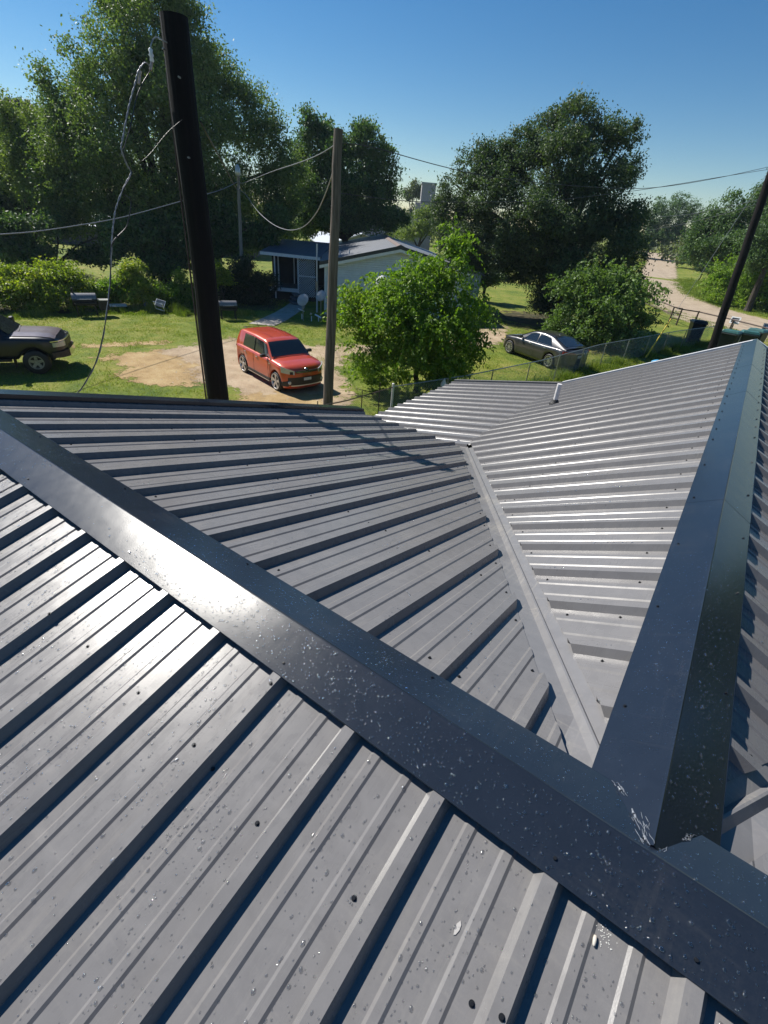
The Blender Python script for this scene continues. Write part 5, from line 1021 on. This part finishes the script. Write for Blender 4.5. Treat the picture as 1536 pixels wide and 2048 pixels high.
    def strip(s, name, y0, y1, z0, z1, mat, f=1, off=.012, taper=0.0, z2=None, z3=None, par=None, bulge=0, thick=True):
        mb = MB(); K = 14; vs = []                  # z0,z1 at y0; z2,z3 at y1; wraps round the front (f=1) or back (f=-1)
        z2 = z0 if z2 is None else z2; z3 = z1 if z3 is None else z3
        for k in range(K+1):
            t = k/K; y = y0+(y1-y0)*t; zl, zh = z0+(z2-z0)*t, z1+(z3-z1)*t; x = s.endx(y, f)
            x2 = s.endx(min(abs(y)+.01, s.W), f); nx = .01; ny = abs(x-x2)
            l = math.hypot(nx, ny)+1e-6; ox, oy = f*off*nx/l, math.copysign(off*ny/l, y if abs(y) > .001 else 0.001)
            for zz, e in ((zl, 0), ((zl+zh)/2, bulge), (zh, 0)): vs.append((x+ox+f*(e-taper*(zz-z0)), y+oy, zz))
        fs = [(k*3+i, (k+1)*3+i, (k+1)*3+i+1, k*3+i+1) for k in range(K) for i in range(2)]; n = len(vs)
        vs += [(x-f*.03, y*.985, z) for x, y, z in vs]; fs += [tuple(i+n for i in q[::-1]) for q in fs]
        for k in range(K): fs += [(k*3, (k+1)*3, (k+1)*3+n, k*3+n), (k*3+2, k*3+2+n, (k+1)*3+2+n, (k+1)*3+2)]
        fs += [(0, 1, 1+n, n), (1, 2, 2+n, 1+n), (K*3, K*3+n, K*3+1+n, K*3+1), (K*3+1, K*3+1+n, K*3+2+n, K*3+2)]
        mb.add(vs, fs)
        return obj(name, mb, mat, s.t) if par is None else sub(name, mb, mat, par)
    def side_patch(s, name, x0, x1, z0, z1, side, mat, off=.006, par=None):
        mb = MB(); K = 10; vs = []
        for k in range(K+1):
            x = x0+(x1-x0)*k/K
            for z in (z0, z1): vs += [(x, side*(s.hw(x)*1.0+off), z), (x, side*(s.hw(x)*.96-.02), z)]
        mb.add(vs, [f_ for k in range(K) for f_ in ((k*4, k*4+4, k*4+6, k*4+2), (k*4+2, k*4+6, k*4+7, k*4+3), (k*4, k*4+1, k*4+5, k*4+4))]+[(0, 2, 3, 1), (K*4, K*4+1, K*4+3, K*4+2)])
        return obj(name, mb, mat, s.t) if par is None else sub(name, mb, mat, par)
    def wheels(s, rim_r, spokes=5, sw=.05, rim_mat=None, tw=.21, twin=False):
        for xw in s.sp['xw']:
            for side in (-1, 1):
                R_ = s.sp['R']; y = side*(s.W-tw/2-.005); rim_mat = rim_mat or M_ALLOY
                wh = obj('wheel', MB().lathe([(rim_r*.97, -side*tw*.1), (rim_r*.95, side*tw*.20), (.0001, side*tw*.18)], 24, (xw, y, R_), 'Y'), M_SHADE, s.t)
                sub('tyre', MB().lathe([(rim_r, -tw/2), (R_-.03, -tw/2), (R_-.004, -tw/2+.03), (R_, 0), (R_-.004, tw/2-.03), (R_-.03, tw/2), (rim_r+.004, tw/2), (rim_r, tw/2-.02)], 30, (xw, y, R_), 'Y'), M_RUBBER, wh, smooth=True)
                mb = MB(); mb.lathe([(rim_r, side*tw*.45), (rim_r+.012, side*(tw*.5+.004)), (rim_r-.014, side*(tw*.5+.004)), (rim_r-.03, side*tw*.30)], 30, (xw, y, R_), 'Y')
                mb.lathe([(.055, side*tw*.30), (.05, side*tw*.44), (.0001, side*tw*.45)], 12, (xw, y, R_), 'Y')
                for k in range(spokes):
                    for dd in ((-.10, .10) if twin else (0,)):
                        a = 2*math.pi*k/spokes+.3; c_ = math.cos(a), math.sin(a); a2 = a+dd; e_ = math.cos(a2), math.sin(a2)
                        p_, q_ = Vector((xw+c_[0]*.04, y+side*tw*.40, R_+c_[1]*.04)), Vector((xw+e_[0]*(rim_r-.008), y+side*tw*.47, R_+e_[1]*(rim_r-.008)))
                        d = (q_-p_).normalized(); pr = d.cross(Vector((0, 1, 0)))*sw/2; th = Vector((0, side*.02, 0))
                        mb.hexa([p_-pr-th, p_+pr-th, q_+pr*.8-th, q_-pr*.8-th], [p_-pr, p_+pr, q_+pr*.8, q_-pr*.8])
                sub('rim', mb, rim_mat, wh)
    def mirror(s, x, z, mat, sx=.13, sz=.11):
        for side in (-1, 1):
            mb = MB().box((x-.02, side*(s.sp['yb']+.17), z+.02), (sx, .20, sz)).box((x+.01, side*(s.sp['yb']+.04), z-.02), (.05, .14, .04)); obj('mirror', mb, mat, s.t, bevel=.02)
    def handles(s, xs, z, mat):
        for x in xs:
            for side in (-1, 1): obj('door_handle', MB().box((x, side*(s.hw(x)*.995+.014), z), (.17, .022, .03)), mat, s.t, bevel=.006)
    def seams(s, xs, z0, z1):
        for x in xs:
            for side in (-1, 1): obj('door_seam', MB().tube([(x, side*(s.hw(x)*.992+.001), z0), (x, side*(s.hw(x)+.0005), (z0+z1)*.55), (x, side*(s.hw(x)*.99), z1)], .004, 4), M_SHADE, s.t)

# orange-red boxy hatchback
sp = dict(Lf=2.06, Lr=1.90, W=1.80, xcf=1.40, pf=2.9, xcr=1.62, pr=3.4, zb=.22, R=.345, xw=(1.29, -1.28), cowl=.98, paint=M_RED,
          top=[(-1.90, 1.0), (-1.84, 1.08), (-1.5, 1.10), (1.0, 1.07), (1.5, 1.04), (1.85, .97), (2.0, .86), (2.06, .72)],
          roof=[(1.00, 1.07), (.48, 1.53), (.30, 1.60), (-.5, 1.645), (-1.5, 1.63), (-1.74, 1.58), (-1.88, 1.10)], yb=.83, yt=.70, smooth=.08)
hx, hy = Vector((2.5, -.6, 0)).normalized().xy; suv_r = math.atan2(hy, hx); cx_ = Vector(((-15.9-13.4)/2, (11.8+11.2)/2, 0))+Vector((-hy, hx, 0))*.82
k1 = Car('hatchback_car', 'boxy orange red hatchback parked facing right on the dirt patch', 'car', (cx_.x, cx_.y), suv_r, sp)
k1.wheels(.275, 5, .075, twin=True, tw=.22)
ws = k1.top_glass('windscreen', .95, .46, .79, .66); k1.top_glass('rear_window', -1.86, -1.78, .60, .58)
for sd in (-1, 1):
    k1.side_window(.66, -.30, sd, .08, .93, -.28, 0); k1.side_window(-.35, -1.25, sd, .08, .93, 0, .10)
    obj('window_pillar', MB().tube([k1.cabpt(-.325, f_, sd, .004) for f_ in (.06, .5, .95)], .03, 4), M_BLKPL, k1.t); obj('window_pillar', MB().tube([k1.cabpt(.93-.52*f_, f_*.9+.03, sd, .002) for f_ in (0, .5, 1)], .028, 4), M_BLKPL, k1.t)
k1.mirror(.66, 1.12, M_BLKPL); k1.handles((-.05, -.98), .93, M_CHROME); k1.seams((.78, -.33, -1.12), .33, 1.02)
obj('antenna', MB().tube([(-1.45, 0, 1.64), (-1.62, 0, 1.82)], .008, 5), M_BLKPL, k1.t); obj('roof_rail', MB().tube([(-1.5, .5, 1.66), (-1.78, .5, 1.64), (-1.78, -.5, 1.64), (-1.5, -.5, 1.66)], .012, 5), M_BLKPL, k1.t)
for y in (-.33, .33): obj('roof_groove', MB().box((-.60, y, 1.668), (1.6, .018, .012)), M_RED, k1.t)
g_ = k1.strip('grille', -.46, .46, .77, .85, M_BLKPL, 1, .016); k1.strip('grille_trim', -.44, .44, .805, .812, M_CHROME, 1, .024, par=g_)
k1.strip('lower_grille', -.72, .72, .34, .62, M_BLKPL, 1, .020); k1.strip('skid_trim', -.62, .62, .315, .345, M_ALLOY, 1, .034)
for sd in (-1, 1):
    h_ = k1.strip('headlight', sd*.50, sd*.87, .72, .85, M_LAMP, 1, .014, z2=.78, z3=.99); k1.strip('lamp_shade', sd*.56, sd*.66, .735, .835, M_SHADE, 1, .017, par=h_)
    k1.strip('bumper_cladding', sd*.70, sd*.86, .30, .52, M_BLKPL, 1, .016, z2=.30, z3=.44)
    f_ = obj('fog_lamp', MB().lathe([(.065, 0), (.065, .03), (.045, .045), (.0001, .045)], 14, (k1.endx(.68)+.01, sd*.68, .44), m=Matrix.Rotation(R(90), 3, 'Y')), M_LAMP, k1.t)
    k1.side_patch('sill_trim', -.82, .86, .235, .26, sd, M_CHROME); k1.side_patch('side_cladding', -.86, .88, .28, .36, sd, M_BLKPL, .004)
    k1.strip('tail_light', sd*.62, sd*.86, .95, 1.02, M_TAIL, -1, .012); obj('side_badge', MB().box((.93, sd*.905, .92), (.10, .016, .035)), M_CHROME, k1.t)
k1.strip('licence_plate', -.155, .155, .50, .60, M_PLATE, 1, .040)
obj('badge', MB().lathe([(.075, 0), (.07, .010), (.0001, .012)], 18, (k1.endx(0)-.045, 0, .895), m=Matrix.Rotation(R(70), 3, 'Y') @ Matrix.Scale(.6, 3, (1, 0, 0))), M_CHROME, k1.t)

# grey sedan seen from behind its left side
sp = dict(Lf=2.43, Lr=2.44, W=1.85, xcf=1.45, pf=2.3, xcr=1.9, pr=2.6, zb=.20, R=.335, xw=(1.46, -1.39), cowl=1.05, paint=M_GREY,
          top=[(-2.44, .86), (-2.38, 1.00), (-2.2, 1.03), (-1.7, 1.04), (-.9, 1.00), (1.05, .96), (1.7, .90), (2.2, .78), (2.43, .60)],
          roof=[(1.10, .96), (.28, 1.38), (.0, 1.44), (-.55, 1.465), (-1.10, 1.405), (-2.18, 1.06)], yb=.80, yt=.60, smooth=.16)
hx, hy = Vector((-2.6, 1.2, 0)).normalized().xy; sr = math.atan2(hy, hx); cc = Vector(((-9.9-7.3)/2+.05, (24.6+23.4)/2, 0))+Vector((hy, -hx, 0))*.86
k2 = Car('sedan_car', 'dark grey sedan parked on the grass behind the chain link fence', 'car', (cc.x, cc.y), sr, sp, 1.0)
k2.wheels(.235, 10, .030, tw=.21)
k2.top_glass('windscreen', 1.00, .34, .72, .56); k2.top_glass('rear_window', -1.12, -2.02, .54, .64)
for sd in (-1, 1):
    a_ = k2.side_window(.66, -.24, sd, .12, .90, -.42, 0); b_ = k2.side_window(-.30, -1.28, sd, .12, .90, 0, .30)
    obj('window_trim', MB().tube([k2.cabpt(x, .06, sd, .012) for x in np.linspace(.80, -1.45, 12)], .006, 5), M_CHROME, k2.t)
    obj('window_trim', MB().tube([k2.cabpt(x, .95, sd, .012) for x in np.linspace(.60, -1.40, 16)], .006, 5), M_CHROME, k2.t)
    0 and k2.side_patch('sill_trim', -.95, 1.05, .215, .232, sd, M_CHROME)
    t2 = k2.strip('tail_light', sd*.34, sd*.885, .86, .92, M_TAIL, -1, .014, z2=.84, z3=.97); k2.strip('light_bar', sd*.36, sd*.80, .885, .897, M_LAMP, -1, .024, par=t2)
    k2.strip('headlight', sd*.50, sd*.86, .64, .71, M_AMBER if sd > 0 else M_LAMP, 1, .012, z2=.70, z3=.80)
k2.strip('licence_plate', -.155, .155, .68, .79, M_PLATE, -1, .018); k2.strip('rear_diffuser', -.7, .7, .24, .36, M_BLKPL, -1, .014)
k2.strip('rear_trim', -.34, .34, .885, .897, M_CHROME, -1, .018); k2.strip('grille', -.5, .5, .40, .66, M_BLKPL, 1, .014)
k2.mirror(.72, 1.04, M_GREY, .12, .10); k2.handles((.02, -.98), .87, M_CHROME); k2.seams((.86, -.27, -1.22), .30, .95)
obj('antenna_fin', MB().hexa([(-.95, -.02, 1.43), (-.80, -.02, 1.44), (-.80, .02, 1.44), (-.95, .02, 1.43)], [(-.97, -.006, 1.50), (-.94, -.006, 1.50), (-.94, .006, 1.50), (-.97, .006, 1.50)]), M_GREY, k2.t)

# navy pickup, nose just inside the left edge
sp = dict(Lf=2.05, Lr=3.45, W=1.95, xcf=1.25, pf=3.0, xcr=3.25, pr=4, zb=.52, R=.40, xw=(1.12, -2.35), cowl=.55, paint=M_NAVY,
          top=[(-3.45, 1.22), (.50, 1.22), (.55, 1.22), (1.4, 1.20), (1.75, 1.15), (1.95, 1.02), (2.05, .86)],
          roof=[(.62, 1.22), (-.02, 1.70), (-.25, 1.80), (-.9, 1.83), (-1.75, 1.80), (-2.0, 1.26)], yb=.86, yt=.68, smooth=.08)
hd = R(33); h_ = Vector((math.sin(hd), math.cos(hd), 0)); rr_ = Vector((h_.y, -h_.x, 0)); wc = Vector((-20.3, 6.1, 0)); sc = 1.06; cc = wc-rr_*(.90*sc)-h_*(1.12*sc)
k3 = Car('pickup_truck', 'navy pickup truck with worn pale hood cut by the left edge', 'pickup truck', (cc.x, cc.y), math.atan2(h_.y, h_.x), sp, sc)
k3.wheels(.215, 5, .10, rim_mat=M_GALV, tw=.27)
k3.top_glass('windscreen', .56, .03, .80, .64)
for sd in (-1, 1):
    k3.side_window(.12, -.72, sd, .10, .90, -.30, 0); k3.side_window(-.80, -1.62, sd, .10, .90, 0, -.08)
    k3.strip('headlight', sd*.50, sd*.90, .86, 1.02, M_LAMP, 1, .014, z2=.88, z3=1.02)
    k3.strip('bumper_cap', sd*.45, sd*.93, .50, .74, M_RUST, 1, .075, z2=.55, z3=.72)
    obj('mud_flap', MB().box((.52, sd*.90, .42), (.03, .24, .30)), M_BLKPL, k3.t)
    k3.side_patch('running_board', -1.9, .45, .46, .52, sd, M_DARKIRON, .05)
hood = MB(); vs = []; K = 10
for k in range(K+1):
    x = .60+(1.80-.60)*k/K
    for y in np.linspace(-.80, .80, 9): vs.append((x, y*(1 if x < 1.4 else 1-.06*(x-1.4)), lerp_pts(sp['top'], x)+.048-.030*abs(y/.8)**2+(.018 if .25 < abs(y) < .5 else 0)))
hood.add(vs, [(k*9+i, (k+1)*9+i, (k+1)*9+i+1, k*9+i+1) for k in range(K) for i in range(8)]); obj('hood', hood, M_PRIMER, k3.t, smooth=True)
k3.strip('grille', -.50, .50, .84, 1.04, M_BLKPL, 1, .018); k3.strip('grille_surround', -.92, .92, 1.045, 1.075, M_CHROME, 1, .010)
k3.strip('bumper', -.46, .46, .52, .74, M_CHROME, 1, .080); k3.mirror(.30, 1.38, M_BLKPL, .12, .20); k3.handles((-.62,), 1.06, M_BLKPL); k3.seams((.48, -.76), .62, 1.2)
obj('cowl_wiper', MB().box((.64, .2, 1.27), (.04, .9, .02), R(8)), M_BLKPL, k3.t)

# ================================================================ thin summer haze
hz = MB().box((-10, 25, 7), (1100, 1100, 26)); ho = obj('haze', hz, bpy.data.materials.new('haze'))
hm = ho.data.materials[0]; hm.use_nodes = True; ht = hm.node_tree; ht.nodes.clear()
hv = ht.nodes.new('ShaderNodeVolumePrincipled'); hout = ht.nodes.new('ShaderNodeOutputMaterial'); ht.links.new(hv.outputs[0], hout.inputs['Volume'])
hv.inputs['Color'].default_value = (0.66, 0.82, 1.0, 1); hv.inputs['Density'].default_value = 0.00022; hv.inputs['Anisotropy'].default_value = 0.3
tag(ho, 'thin pale summer haze hanging over the yard and fields', 'haze', kind='stuff')
